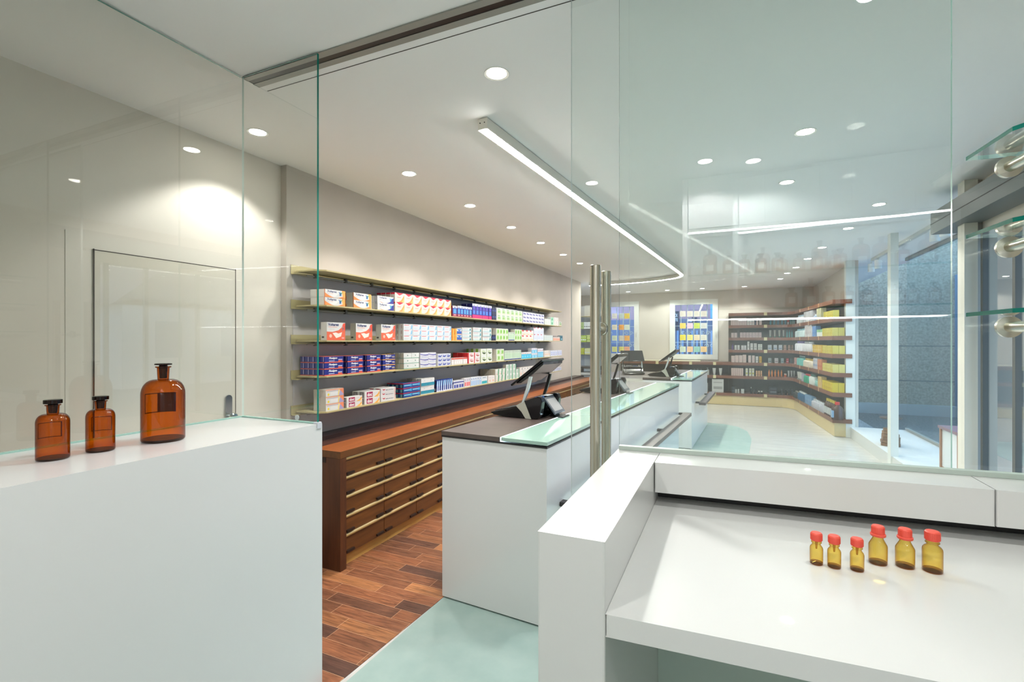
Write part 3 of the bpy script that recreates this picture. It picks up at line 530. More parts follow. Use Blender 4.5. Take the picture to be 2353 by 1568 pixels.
NAMES = dict(gelA='gel_carton', gelB='gel_carton', patch='patch_carton', finA='ointment_carton', finB='ointment_carton', docA='ointment_carton', mob='ointment_carton', dotY='ointment_carton', syr='syrup_carton', syrT='syrup_carton', vita='vitamin_carton', stripe='toothpaste_carton')
def run(sh, p0, p1, n, tiers, top_px, at_px, des, look, d=.10, gap=.0, back=0, first_back=None, cat='carton', jit=.004, bt=None):
    """a block of cartons on left wall shelf sh between two sight lines"""
    z = SHZ[sh] + .0006; XF = -2.612; y0 = plc(p0); y1 = plc(p1); w = (y1 - y0) / n
    Ht = z_on_x(at_px, top_px, XF) - z; h = Ht / tiers; dd = DES[des]; ww = w * (1 - gap) - .0008
    key = (des, round(ww, 3), round(h, 3), d)
    if key not in CM: CM[key] = carton('carton_' + des, ww, d, h - .0008, dd['body'], dd['deco'], dd.get('side'), dd.get('top'))
    for c in range(n):
        for tr_ in range(tiers):
            for r in range(0, (back if c == 0 else 0) + 1):
                if r and XF - d - .0015 - r * (d + .002) < -2.846: continue
                if bt is not None and r and tr_ >= bt: continue
                o = bpy.data.objects.new(NAMES.get(des, 'medicine_carton'), CM[key]); C.objects.link(o)
                yy = y0 + c * w + (random.random() * jit if n < 8 else 0) * (0 if tiers > 1 else 1) - (r * .004)
                o.location = (XF - .004 * random.random() - r * (d + .002), yy, z + tr_ * h); o.rotation_euler = (0, 0, PI / 2)
                tl = TIER[tiers][tr_]; parts = [look]
                if tl: parts.append(tl + ' tier')
                if n > 1: parts.append('%s column' % ORD[c + 1])
                if r: parts.append('%s row behind' % ORD[r])
                parts.append('%s left shelf' % SHN[sh])
                tag(o, ', '.join(parts), cat, look + ' block')
# shelf two (z 1.757)
run(1, 747, 793.5, 1, 2, 663.7, 747, 'gelA', 'orange-white gel carton nearest the glass edge', .065, back=1)
run(1, 813, 853.5, 1, 2, 672, 813, 'gelA', 'orange-white gel carton second along', .07, back=1)
run(1, 868, 905, 1, 2, 679, 868, 'gelB', 'navy-swoosh white gel carton', .06, back=2)
run(1, 908, 1037, 7, 2, 675, 930, 'vita', 'orange-swirl carton with red tip', .045, back=4)
run(1, 1040, 1050, 1, 1, 703, 1045, 'syr', 'dark red side of blue syrup carton', .10)
run(1, 1051.5, 1084.5, 5, 1, 703, 1055, 'syr', 'small blue-red syrup carton', .07)
run(1, 1086, 1129.5, 6, 1, 698, 1090, 'syrT', 'tall blue-magenta syrup carton', .07, back=1)
run(1, 1131, 1140.5, 2, 2, 707, 1133, 'navy', 'narrow navy carton', .07)
run(1, 1141.5, 1200.5, 6, 2, 707.5, 1145, 'grn', 'pale green and white carton', .06, back=1)
run(1, 1202, 1250.5, 7, 3, 717, 1206, 'mark', 'white carton with violet mark', .05)
run(1, 1251.5, 1265, 2, 1, 733, 1256, 'plain', 'low plain white carton', .07)
run(1, 1265.7, 1273, 1, 2, 729, 1266, 'green2', 'mint green narrow carton', .06)
run(1, 1273.5, 1283.5, 2, 2, 729.5, 1275, 'pinkw', 'white narrow carton near the shelf end', .06)
run(1, 1284.5, 1291, 1, 1, 739, 1285, 'grn', 'last green-topped carton', .05)
# shelf three (z 1.5)
run(2, 750.5, 793, 1, 1, 740, 750.5, 'patch', 'large orange patch carton beside the glass edge', .055)
run(2, 818, 855.5, 1, 1, 743, 818, 'patch', 'large orange patch carton, middle of three', .055)
run(2, 876.5, 909, 1, 1, 745.5, 876.5, 'patch', 'large orange patch carton, right of three', .055)
run(2, 928, 1037.5, 6, 3, 744.5, 932, 'ceramide', 'red-lined white carton', .040, back=4)
run(2, 1038.5, 1050, 2, 2, 755, 1042, 'oran', 'orange narrow carton', .06)
run(2, 1050.5, 1061, 1, 2, 755, 1053, 'bluV', 'blue and white carton with vee', .06)
run(2, 1062.5, 1083.5, 1, 4, 752.5, 1064, 'teal', 'flat teal-striped carton, left stack', .10)
run(2, 1087.5, 1107, 1, 3, 752.5, 1090, 'teal', 'teal-striped carton, middle stack', .10)
run(2, 1109.5, 1129.5, 1, 3, 753.5, 1112, 'teal', 'teal-striped carton, right stack', .10)
run(2, 1130.5, 1139.5, 2, 1, 769.5, 1133, 'navy', 'low navy carton', .06)
run(2, 1140.5, 1168, 4, 2, 755, 1145, 'grnC', 'white-green carton', .06, back=1)
run(2, 1168.5, 1182.5, 5, 1, 763.5, 1172, 'grnN', 'thin green carton', .06)
run(2, 1183, 1198.5, 3, 2, 757, 1186, 'grnC', 'leafy green carton beyond the thin ones', .06)
run(2, 1199.5, 1226, 3, 2, 759, 1203, 'redtri', 'white carton with red corner', .06)
run(2, 1227, 1249.5, 3, 2, 753, 1230, 'redtri2', 'bluish white carton with red corner', .06, back=1)
run(2, 1250.5, 1270, 4, 1, 770.5, 1254, 'lines', 'pale lined carton', .06)
run(2, 1271, 1287, 6, 1, 772, 1274, 'blackor', 'black-topped orange carton', .05)
run(2, 1288, 1293, 1, 1, 771.5, 1289, 'tealdk', 'dark teal carton at the shelf end', .05)
# shelf four (z 1.25)
run(3, 746.5, 789.5, 1, 3, 820, 746.5, 'finA', 'navy ointment carton, first stack', .042, back=4)
run(3, 799, 835, 1, 3, 818.5, 799, 'finA', 'navy ointment carton, second stack', .042, back=3)
run(3, 844, 875.5, 1, 3, 816.5, 844, 'finA', 'navy ointment carton, third stack', .042, back=2)
run(3, 880, 908.5, 1, 3, 815.5, 880, 'finB', 'navy ointment carton with yellow band', .042, back=1)
run(3, 928, 963, 2, 3, 812, 930, 'cross', 'white carton with green line', .045, back=3)
run(3, 966, 1002, 2, 3, 811, 968, 'wave', 'white carton with violet wave', .06)
run(3, 1007, 1036, 3, 3, 813.5, 1010, 'swoosh', 'white carton with blue swoosh', .06, back=1)
run(3, 1038, 1074, 7, 1, 823, 1045, 'redmug', 'low red-topped white carton', .06)
run(3, 1075.5, 1103, 2, 2, 811, 1077, 'redL', 'white carton with red left edge', .06, back=2)
run(3, 1104.5, 1131, 2, 2, 802, 1106, 'grnL', 'white carton with lime edge', .06, back=2)
run(3, 1141, 1158, 2, 2, 802.5, 1143, 'grnC', 'lime disc carton', .055, back=2)
run(3, 1159.5, 1197.5, 12, 1, 806, 1165, 'grnN', 'slim green carton with navy foot', .06)
run(3, 1198.5, 1221, 4, 1, 810, 1202, 'cyan', 'bright cyan and white carton', .05)
run(3, 1222, 1234.5, 2, 2, 800.5, 1225, 'cyanT', 'tall cyan double carton', .06)
run(3, 1235.5, 1248.5, 4, 1, 801.5, 1238, 'cyanT', 'tall light blue carton', .06)
run(3, 1251, 1264, 3, 1, 806, 1254, 'pale', 'cream carton', .06)
run(3, 1265, 1291, 5, 1, 806, 1268, 'lilac', 'pale lilac carton', .05)
# shelf five (z .996)
run(4, 749.5, 790.5, 1, 3, 896.5, 749.5, 'dotY', 'white carton with yellow dot', .055, back=1)
run(4, 797, 832.5, 1, 2, 914, 797, 'docA', 'smaller crimson-logo carton', .060)
run(4, 838.5, 873.5, 1, 2, 901, 838.5, 'docA', 'larger crimson-logo carton', .060, back=1)
run(4, 875.5, 909.5, 1, 3, 893.5, 877, 'mob', 'white carton with red arrowhead', .060, back=1)
run(4, 927, 965.5, 2, 3, 881.5, 929, 'blured', 'blue carton with red end', .040, back=3)
run(4, 968, 998.5, 2, 2, 871, 970, 'tealW', 'white carton with teal band', .05, back=2)
run(4, 1003, 1040.5, 8, 1, 874.5, 1005, 'stripe', 'upright blue striped carton', .055)
run(4, 1042, 1066, 2, 1, 876, 1044, 'navw', 'white carton with navy stripe', .06)
run(4, 1067, 1081, 3, 1, 870, 1068, 'redw', 'white and coral carton', .05)
run(4, 1082, 1106, 5, 1, 868, 1084, 'lblue', 'light blue and white carton', .05)
run(4, 1107, 1120, 1, 1, 866, 1109, 'tealB', 'white carton with turquoise foot', .05)
run(4, 1121.5, 1137, 2, 1, 864.5, 1123, 'pinkw', 'white carton with coral dot', .05)
run(4, 1139, 1163, 3, 2, 849, 1141, 'gstr', 'green slanted-stripe carton', .05, back=3)
run(4, 1163.5, 1186, 3, 3, 838.5, 1165, 'gdash', 'tall stacked green-dash carton', .05)
run(4, 1186.5, 1193.5, 1, 2, 849, 1188, 'gdash', 'green-dash carton right of the tall stack', .05)
run(4, 1195, 1232, 6, 1, 845, 1198, 'dots', 'cream carton behind the near monitor', .06)
run(4, 1271, 1291, 5, 1, 846, 1272, 'lilac', 'small white pack at the shelf end', .04, gap=.35)

# ---------------------------------------------------------------- drawer sideboard under the shelves
cx0, cx1 = -2.846, -2.305
t = thing('sideboard', 'long dark wooden sideboard carcass with orange-brown top below the wall shelves', 'sideboard', (cx0, 2.404, 0))
def rl(o, x=cx0, y=2.404): o.location = (-x, -y, 0); return o
p = MB(); p.box(cx0, -2.287, 2.404, 2.458, 0, .735, mCabV); rl(p.build('end_panel', t, bevel=.002))
rl(MB().box(cx0, -2.287, 9.50, 9.55, 0, .735, mCabV).build('end_panel', t))
rl(MB().box(cx0, -2.45, 2.458, 9.50, .02, .10, mCab).build('carcass', t)) if False else None
rl(MB().box(-2.42, -2.335, 2.458, 9.50, 0.0, .085, mToe).build('toe_kick', t))
rl(MB().box(cx0, -2.84, 2.458, 9.50, .0, .70, mCabV).build('back_panel', t))
for k, x in enumerate((-2.425, -2.50, -2.60)):
    rl(MB().box(x - .016, x + .016, 2.4015, 2.4038, .700, .7345, M((34, 18, 10), .5)).build('joint_key', t))
tt = t
a = MB(); a.box(-2.525, -2.287, 2.404, 9.56, .736, .781, mTop, fm=dict(r=mCab, f=mCab)); o = a.build('board', tt, bevel=.0015); rl(o)
o = MB().box(-2.700, -2.5255, 2.404, 9.56, .736, .772, wood('shaded_rear_strip', (58, 34, 26), (72, 42, 32))).build('rear_strip', tt); rl(o)  # dark wood colour paints in the shade of the recessed strip
o = MB().box(-2.846, -2.7005, 2.404, 9.56, .736, .800, mUp).build('upstand', tt); rl(o)
rowz = [(.603, .722), (.477, .595), (.348, .469), (.222, .340), (.086, .214)]
UW = .402; NU = 17; HD = M((30, 16, 10), .4)
u0 = thing('drawer_unit', 'x', 'drawer unit', (cx1, 2.461, 0))
MB().box(-.50, -.022, .003, UW - .003, .086, .733, mCab).build('unit_body', u0)
for i, (z0, z1) in enumerate(rowz):
    d = MB().box(-.020, 0, .003, UW - .003, z0, z1 - .004, mCab).build('drawer', u0)
    br = MB(); br.box(-.020, .010, .001, UW - .001, z1 + .001, z1 + .0095, mBrass); br.box(.004, .010, .001, UW - .001, z1 - .006, z1 + .001, M((170, 140, 84), .4, .2)); br.build('brass_rail', u0)
    for yy in (.010, UW - .088):
        MB().box(0.0, .012, yy, yy + .074, z0 + .012, z0 + .026, HD).build('finger_pull', d, bevel=.003)
u0['group'] = 'drawer units of the sideboard'
for k in range(NU):
    u = u0 if k == 0 else copy_tree(u0)
    u.location = (cx1, 2.461 + k * UW + (.0 if k == 0 else 0), 0)
    u['label'] = 'wooden unit of five drawers, ' + ('nearest the glass door' if k == 0 else '%s from the near end of the sideboard' % ORD[k + 1])

# ---------------------------------------------------------------- sales counters
CD = math.atan2(-.078, 1)         # counter axis turned clockwise
def counter(name, label, loc, L, Wd, rz, far=False):
    t = thing(name, label, 'counter', loc, rz)
    MB().box(0, Wd, 0, L, .012, .940, mWhite).build('white_panel', t, bevel=.001)
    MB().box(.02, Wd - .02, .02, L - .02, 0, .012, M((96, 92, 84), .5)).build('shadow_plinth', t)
    MB().box(-.004, Wd + .004, -.004, L + .004, .941, .951, mBlack).build('top_underlay', t)
    MB().box(-.004, .390, -.004, L + .004, .9515, .975, mDkTop).build('dark_top', t, bevel=.001)
    MB().box(.3985, Wd + .006, -.006, L + .006, .957, .975, mFrost).build('glass_top', t, bevel=.001)
    MB().box(.3905, .398, .0, L, .9515, .9745, mLed).build('light_line', t)
    return t
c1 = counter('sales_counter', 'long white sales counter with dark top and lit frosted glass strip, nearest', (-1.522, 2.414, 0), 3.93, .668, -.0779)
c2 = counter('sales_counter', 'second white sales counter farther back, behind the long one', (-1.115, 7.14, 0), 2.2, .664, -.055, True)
MB().box(-.9, -.005, .3, 2.1, .02, .93, M((196, 196, 190), .4), fm=dict(t=mDkTop)).build('side_cupboard', c2)
for (cc, L, y0, y1) in ((c1, 3.93, .05, 3.95), (c2, 2.2, .3, 2.0)):
    sh = MB().box(.725, .815, y0, y1, .585, .622, M((84, 72, 70), .4)).build('bag_rail', cc, bevel=.002)
    k = y0 + .12
    while k < y1:
        MB().box(.669, .73, k, k + .05, .592, .616, M((50, 46, 48), .4)).build('rail_bracket', cc); k += 1.25
# point-of-sale terminals -----------------------------------------
def terminal():
    e = bpy.data.objects.new('sales_terminal', None); C.objects.link(e)
    mxn = Matrix.Identity(4)
    # base shell: thin keyboard lip at the staff side rising to a bulky printer housing
    full = [(-.06, .022), (-.055, .030), (.10, .062), (.155, .086), (.205, .120), (.30, .152), (.325, .150), (.338, .118), (.325, .030), (.30, .002), (.10, .002), (-.03, .010)][::-1]
    core = [(-.06, .022), (-.055, .030), (.10, .062), (.155, .086), (.205, .120), (.262, .139), (.256, .04), (.30, .002), (.10, .002), (-.03, .010)][::-1]
    MB().profile_y(full, 0, .05, mGloss).build('side_cheek', e, bevel=.005); MB().profile_y(full, .285, .33, mGloss).build('side_cheek', e, bevel=.005)
    b = MB(); b.profile_y(core, .0502, .2848, mGloss); b.build('base_shell', e, bevel=.003)
    b = MB(); b.box(-.04, .085, .03, .30, .0, .004, mGloss, Matrix.Translation((0, 0, .044)) @ Matrix.Rotation(-.2, 4, 'Y')); b.build('keyboard', e)
    for k in range(4):
        pass
    g = M((176, 176, 164), .35, .3)
    for y in (-.003, .3275): MB().profile_y([(.142, .084), (.205, .121), (.232, .060), (.258, .001), (.216, .001), (.185, .045)][::-1], y, y + .0055, g).build('grey_band', e)
    # two arms
    for y in (-.004, .315):
        pts = [(.186, .10), (.206, .118), (.228, .165), (.245, .215), (.262, .285), (.243, .285), (.222, .21), (.205, .16)]
        MB().profile_y(pts, y, y + .018, M((196, 204, 206), .3, .5) if y < 0 else mBlack).build('support_arm', e)
    # monitor: lies tilted, screen facing the staff, curved back facing the shop
    m = MB(); P0 = Vector((.112, .228)); P1 = Vector((.343, .402)); dr_ = (P1 - P0).normalized(); nn = Vector((dr_.y, -dr_.x))
    def q(a, b_): v = P0 + dr_ * a + nn * b_; return (v.x, v.y)
    Ln = (P1 - P0).length
    m.profile_y([q(0, 0), q(Ln, 0), q(Ln, .014), q(0, .014)][::1], -.025, .355, mGloss)
    mo = m.build('monitor', e, bevel=.003)
    bk = MB().profile_y([q(.03, .0145), q(Ln - .004, .0145), q(Ln - .02, .030), q(.17, .036), q(.06, .032)], .0, .33, M((46, 44, 46), .22, coat=.5)).build('monitor_back', mo, bevel=.003)
    MB().profile_y([q(.006, -.0006), q(Ln - .006, -.0006), q(Ln - .006, -.0002), q(.006, -.0002)], -.018, .348, M((20, 26, 32), .08)).build('screen', mo)
    # customer display on its foot
    d = MB(); A = Vector((.285, .128)); B_ = Vector((.372, .020)); dd_ = (B_ - A).normalized(); n2 = Vector((dd_.y, -dd_.x)) * -1
    def r(a, b_): v = A + dd_ * a + n2 * b_; return (v.x, v.y)
    l2 = (B_ - A).length
    dm = MB().profile_y([r(0, 0), r(l2, 0), r(l2, .012), r(0, .012)], .125, .300, M((70, 76, 84), .3)).build('customer_display', e, bevel=.002)
    MB().profile_y([r(.018, .0122), r(l2 - .02, .0122), r(l2 - .02, .0127), r(.018, .0127)], .142, .283, M((150, 148, 146), .3)).build('display_screen', dm)
    MB().box(.330, .425, .150, .270, .001, .007, mBlack).build('foot', e)
    MB().box(.325, .36, .17, .25, .007, .05, mBlack).build('display_arm', e)
    MB().box(.25, .285, .07, .15, .128, .140, M((40, 110, 200), .3)).build('receipt_slot', e)
    MB().box(.25, .30, .17, .27, .141, .1425, WHTM).build('paper_slip', e)
    return e
WHTM = M((232, 234, 236), .5)
tm = terminal(); tag(tm, 'black sales terminal with tilted monitor on the near end of the counter', 'sales terminal', 'sales terminals')
def put(o, cc_loc, rz, lx, ly, z=.9756):
    c, s = math.cos(rz), math.sin(rz); o.location = (cc_loc[0] + c * lx - s * ly, cc_loc[1] + s * lx + c * ly, z); o.rotation_euler = (0, 0, rz)
put(tm, (-1.522, 2.414), -.0779, 0.015, .62)
for (cl, rz, lx, ly, lb) in [((-1.522, 2.414), -.0779, .02, 2.35, 'black sales terminal halfway along the long counter, behind the door handles'),
                             ((-1.115, 7.14), -.055, .07, .25, 'small-looking black sales terminal on the second counter, under the window'),
                             ]:
    o = copy_tree(tm); o['label'] = lb; put(o, cl, rz, lx, ly)
o = copy_tree(tm); o['label'] = 'far black sales terminal turned toward the room, behind the halfway terminal'; o.location = (-1.28, 8.35, .9306); o.rotation_euler = (0, 0, 1.9)

#PART3
# ---------------------------------------------------------------- walnut shelving, rear and window side
LV = [.283, .69, 1.0, 1.295, 1.580, 1.868, 2.150]      # top faces, bottom to top
curve = [(1.00, 12.40), (1.12, 12.385), (1.22, 12.33), (1.29, 12.20), (1.325, 12.02), (1.345, 11.6)]
edge = curve + [(1.50, 8.96), (1.785, 8.96), (1.785, 12.94)]
struct(MB().prism([(.02, 12.92), (1.76, 12.92), (1.76, 9.03), (1.795, 9.03), (1.795, 12.948), (.02, 12.948)], .2, 2.1, mNiche).build('wall_niche_panel'))
struct(MB().box(-2.6, .019, 12.92, 12.948, .2, .98, mNiche).build('wall_niche_panel_low'))
LN = ['bottom', 'second from bottom', 'third from bottom', 'fourth from bottom', 'third from top', 'second from top', 'topmost']
for i, z in enumerate(LV):
    xs0 = -2.55 if i < 3 else .02
    t = thing('walnut_shelf', 'walnut corner shelf curving along the rear and window walls, %s of seven' % LN[i], 'shelf', (1.4, 12, z), 0, 'walnut corner shelves')
    o = MB().prism([(xs0, 12.40)] + edge + [(1.10, 12.918), (xs0, 12.918)] if False else [(xs0, 12.40)] + curve + [(1.50, 8.96), (1.758, 8.96), (1.758, 12.918), (xs0, 12.918)], -.065, 0, mWal).build('shelf_board', t); o.location = (-1.4, -12, 0)
    b = MB()
    for px in [1759] + ([1642, 1587, 1510] if i < 3 else []):
        x = x_at(px, 12.40); b = MB().box(x - .032, x + .032, 12.388, 12.399, -.068, .003, M((206, 196, 150), .4)); o = b.build('end_cap', t); o.location = (-1.4, -12, 0)
    for px in (1821, 1838, 1858, 1881):
        k = ray(px); k = k[0] / k[1]; y = (1.5 + .5304) / (k + .0592); x = k * y
        o = MB().box(x - .006, x + .002, y - .010, y + .010, -.067, .001, M((190, 150, 110), .4)).build('joint_strip', t); o.location = (-1.4, -12, 0)
struct(MB().prism([(-2.55, 12.44)] + [(x + .0, y + .03) for x, y in curve[:3]] + [(1.33, 12.18), (1.36, 12.0), (1.375, 11.6), (1.53, 8.99), (1.755, 8.99), (1.755, 12.9), (-2.55, 12.9)], .0045, .216, mPlinth).build('baseboard_right'))
struct(MB().box(-2.6, 0.0, 12.36, 12.92, 1.002, 1.022, M((70, 62, 52), .5)).build('window_ledge')) if False else None
o = MB().box(-2.55, -.60, 12.50, 12.90, 1.0015, 1.020, M((214, 206, 180), .4)).build('window_ledge'); tag(o, 'cream ledge board on the low walnut shelves beneath the two windows', 'ledge')
# products on them: kinds
def prod(kind, w, h, c, c2):
    key = ('P', kind, round(w, 2), round(h, 2), c, c2)
    if key in CM: return CM[key]
    m = MB(); A = M(tuple(int(v * .80) for v in c), .4); B = M(tuple(int(v * .84) for v in c2), .4); r = w / 2
    if kind == 'box':
        m.box(-r, r, -.04, .04, 0, h, A); m.box(-r * .75, r * .75, -.0406, -.0402, h * .25, h * .45, B); m.box(-r * .75, r * .75, -.0406, -.0402, h * .72, h * .78, B)
    elif kind == 'bottle':
        m.lathe([(0, 0), (r * .95, 0), (r, .004), (r, h * .66), (r * .8, h * .76), (r * .38, h * .8)], A, 14); m.lathe([(r * .42, h * .8), (r * .42, h), (0, h)], B, 12)
    elif kind == 'pump':
        m.lathe([(0, 0), (r, 0), (r, h * .68), (r * .6, h * .76), (r * .25, h * .78), (r * .12, h * .8), (r * .12, h * .93)], A, 14); m.box(-r * .8, r * .2, -.006, .006, h * .93, h, B)
    elif kind == 'tube':
        m.lathe([(0, 0), (r * .6, 0), (r * .62, h * .15)], B, 14); m.add([(-r * .6, 0, h * .15), (r * .6, 0, h * .15), (r, 0, h), (-r, 0, h)], [(0, 1, 2, 3)], A) if False else m.lathe([(r * .6, h * .15), (r * .9, h * .7), (r * 1.0, h)], A, 14, sy=.55)
        m.box(-r, r, -.004, .004, h * .9, h, A)
    elif kind == 'jar':
        m.lathe([(0, 0), (r, 0), (r, h * .6), (r * .9, h * .62)], A, 16); m.lathe([(r * 1.02, h * .62), (r * 1.02, h), (0, h)], B, 16)
    elif kind == 'syrup':
        m.lathe([(0, 0), (r, 0), (r, h * .62), (r * .75, h * .74), (r * .35, h * .84)], M((60, 30, 16), .2), 14); m.lathe([(r * .42, h * .84), (r * .42, h), (0, h)], B, 12); m.box(-r * .7, r * .7, -r - .001, -r * .6, h * .12, h * .52, A)
    CM[key] = m.mesh('product_' + kind); return CM[key]
KN = dict(box='care_carton', bottle='lotion_bottle', pump='pump_bottle', tube='cream_tube', jar='cream_jar', syrup='syrup_bottle')
KC = dict(box='carton', bottle='bottle', pump='bottle', tube='tube', jar='jar', syrup='bottle')
def onback(lv, px, hpx, kind, c, c2, look, w=None, wp=None, xr=None):
    """px: list of (left, right) sight lines on the rear shelf fronts"""
    n = len(px)
    for i, (a, b_) in enumerate(px):
        y = 12.47; x0, x1 = x_at(a, y), x_at(b_, y); fw = CA * y - SA * x0; h = (hpx[i] if isinstance(hpx, (list, tuple)) else hpx) * fw / FPX
        o = bpy.data.objects.new(KN[kind], prod(kind, x1 - x0 - .004, h, c, c2)); C.objects.link(o); o.location = ((x0 + x1) / 2, y, LV[lv] + .0008)
        tag(o, look + (', %s from left' % ORD[i + 1] if n > 1 else '') + ', rear walnut shelf ' + LN[lv], KC[kind], look + ' row')
def onside(lv, px, h, kind, c, c2, look, rows=1):
    n = len(px); side = []
    for i, (a, b_) in enumerate(px):
        def yy(p): k = ray(p); k = k[0] / k[1]; return (1.5 + .5304) / (k + .0592)
        y0, y1 = yy(b_), yy(a); w = min(y1 - y0, .16); y = (y0 + y1) / 2; x = 1.5 - (y - 8.96) * .0592
        for r in range(rows):
            o = bpy.data.objects.new(KN[kind], prod(kind, w - .004, h, c, c2)); C.objects.link(o); o.location = (x + .050 + .083 * r, y, LV[lv] + .0008); o.rotation_euler = (0, 0, -PI / 2)
            tag(o, look + (', %s from rear' % ORD[i + 1] if n > 1 else '') + (', row %s' % ORD[r + 1] if r else '') + ', window-side shelf ' + LN[lv], KC[kind], look + ' row')
def seq(a, b_, n, g=0.12): s = (b_ - a) / n; return [(a + s * k + s * g / 2, a + s * (k + 1) - s * g / 2) for k in range(n)]
PK = (236, 214, 210); PKL = (228, 196, 192); WT = (238, 236, 232); GY = (190, 190, 188)
# level 5 (second from top): top row of products
onback(5, seq(1679, 1715.5, 9, .04), 16.5, 'box', PK, PKL, 'pale pink carton')
onback(5, seq(1716, 1733.5, 3, .08), 14.5, 'box', WT, PKL, 'shorter white-pink carton')
onback(5, [(1734.2, 1736.6)], 12, 'box', (60, 70, 110), (90, 100, 150), 'slim navy carton')
onback(5, [(1737.5, 1742), (1744.3, 1750.5)], 12, 'box', PK, PKL, 'pink carton near the joint')
onback(5, [(1768, 1773), (1776.5, 1781.5), (1785.5, 1790.5), (1794.5, 1799.5), (1802.5, 1807)], 12, 'bottle', (70, 150, 170), (40, 120, 130), 'teal lotion bottle')
onback(5, [(1809, 1813)], 10, 'jar', (236, 226, 220), (230, 70, 60), 'red-lidded white jar')
onback(5, seq(1815, 1826.5, 3, .2), 11, 'jar', (150, 200, 200), (60, 160, 150), 'small teal-lidded jar')
# level 4
onback(4, [(1680, 1686.5), (1687, 1694)], 11, 'box', PK, PKL, 'short pink carton stack'); onback(4, seq(1700, 1750, 7, .05), 11.5, 'box', (234, 208, 208), (208, 178, 186), 'stacked pink pack')
onback(4, [(1767, 1773), (1777.5, 1783.5), (1788, 1794), (1798, 1803)], 17, 'tube', (206, 206, 196), (50, 150, 120), 'silver tube with green cap')
onback(4, seq(1806, 1822.5, 3, .25), 16.5, 'bottle', (120, 200, 200), (90, 170, 170), 'turquoise slim bottle')
# level 3
onback(3, [(1681, 1686)], 13, 'bottle', (84, 50, 130), (100, 70, 150), 'purple bottle')
onback(3, [(1688, 1693), (1694.5, 1699.5)], 10.5, 'box', WT, GY, 'small white carton'); onback(3, seq(1703, 1715, 2, .05), 9.8, 'box', (234, 230, 236), GY, 'low white double carton')
onback(3, [(1717, 1722)], 19, 'box', WT, GY, 'tall narrow white carton'); onback(3, [(1724, 1730.5), (1732, 1739)], 15, 'box', WT, GY, 'medium white carton'); onback(3, seq(1741.5, 1751.5, 2, .04), 13.3, 'box', (236, 238, 230), GY, 'white-green carton')
onback(3, [(1764, 1773), (1777, 1785.3), (1789, 1797)], 11.5, 'box', (226, 230, 238), (120, 150, 190), 'white square carton with blue print')
onback(3, [(1800, 1806.7), (1810, 1815.5), (1818, 1822)], 11.5, 'box', (214, 176, 150), (150, 110, 100), 'peach square carton')
# level 2
onback(2, seq(1680, 1715, 4, .04), [15, 16.3, 16.3, 17.6], 'box', (238, 214, 206), PKL, 'salmon pink carton')
onback(2, [(1719, 1725.8), (1727.2, 1734.5)], 16.3, 'box', PK, PKL, 'tall pink carton'); onback(2, [(1736, 1742.3)], 14.3, 'box', (240, 238, 236), GY, 'white carton beside the yellow one'); onback(2, [(1744, 1750.5)], 14.4, 'box', (232, 184, 40), (200, 150, 30), 'bright yellow carton')
onback(2, [(1765, 1772.5)], 11, 'box', (180, 190, 190), (60, 90, 100), 'grey-white square carton'); onback(2, [(1779.5, 1788)], 11, 'box', (226, 218, 220), (150, 130, 140), 'pinkish square carton'); onback(2, [(1794, 1800.8)], 11, 'box', (170, 190, 194), (90, 130, 140), 'grey-teal square carton'); onback(2, [(1806, 1812)], 11, 'box', (214, 30, 40), (240, 200, 200), 'red square carton'); onback(2, [(1816, 1819.5)], 11, 'box', (90, 100, 108), (60, 70, 80), 'slate narrow carton')
# level 1
onback(1, seq(1680, 1708, 6, .03), 17.2, 'box', (238, 210, 200), PKL, 'rose carton'); onback(1, [(1713, 1718.5), (1721, 1726.3), (1727.5, 1733)], 17.5, 'box', (236, 232, 214), (190, 190, 70), 'white carton with olive band')
onback(1, [(1736.5, 1740.7), (1742, 1746), (1747.2, 1751)], 12.5, 'box', (240, 190, 140), (220, 140, 90), 'slim apricot carton')
onback(1, [(1765, 1769.5), (1772, 1776.3), (1779, 1783.5), (1786.5, 1791), (1794, 1798)], 15.5, 'bottle', (246, 140, 40), (250, 150, 50), 'orange sun lotion bottle'); onback(1, [(1801.5, 1808)], 7.5, 'jar', (240, 110, 40), (248, 220, 200), 'orange jar with pale lid')
onback(1, [(1809.5, 1815), (1816.5, 1821.5), (1823, 1827)], 14.5, 'tube', WT, GY, 'white standing tube')
onback(1, [(1594, 1598), (1601.5, 1605.5), (1609, 1613.5)], 13, 'pump', (206, 214, 214), (170, 180, 180), 'pale pump bottle'); onback(1, [(1623, 1630)], 16, 'pump', (226, 230, 228), (200, 210, 206), 'white pump bottle'); onback(1, [(1637, 1645.5), (1651.5, 1660)], 16, 'tube', (236, 236, 232), (200, 206, 204), 'large white cream tube')
# level 0
onback(0, [(1681, 1688)], 15, 'box', (40, 48, 56), (70, 80, 90), 'black gift box'); onback(0, [(1689, 1693.5), (1695, 1699)], 9, 'box', (200, 204, 200), GY, 'small clear-fronted pack')
onback(0, [(1702.5, 1710)], 9.5, 'box', (214, 220, 220), GY, 'white low carton'); onback(0, [(1723.5, 1728.3)], 15, 'bottle', (24, 22, 26), (220, 220, 220), 'black bottle with white cap'); onback(0, [(1731, 1734.5), (1736, 1739.5)], 12, 'bottle', (60, 60, 70), (40, 40, 46), 'small dark bottle'); onback(0, [(1741.5, 1746.3), (1748, 1752.5)], 7, 'jar', (30, 30, 32), (236, 232, 226), 'dark jar with white lid')
onback(0, [(1767, 1786)], 17, 'box', (34, 38, 48), (110, 116, 130), 'black framed display box'); onback(0, [(1794, 1799), (1803, 1808), (1810.5, 1815), (1817.5, 1822.5)], 13.5, 'bottle', (22, 22, 26), (110, 110, 116), 'black barber bottle')
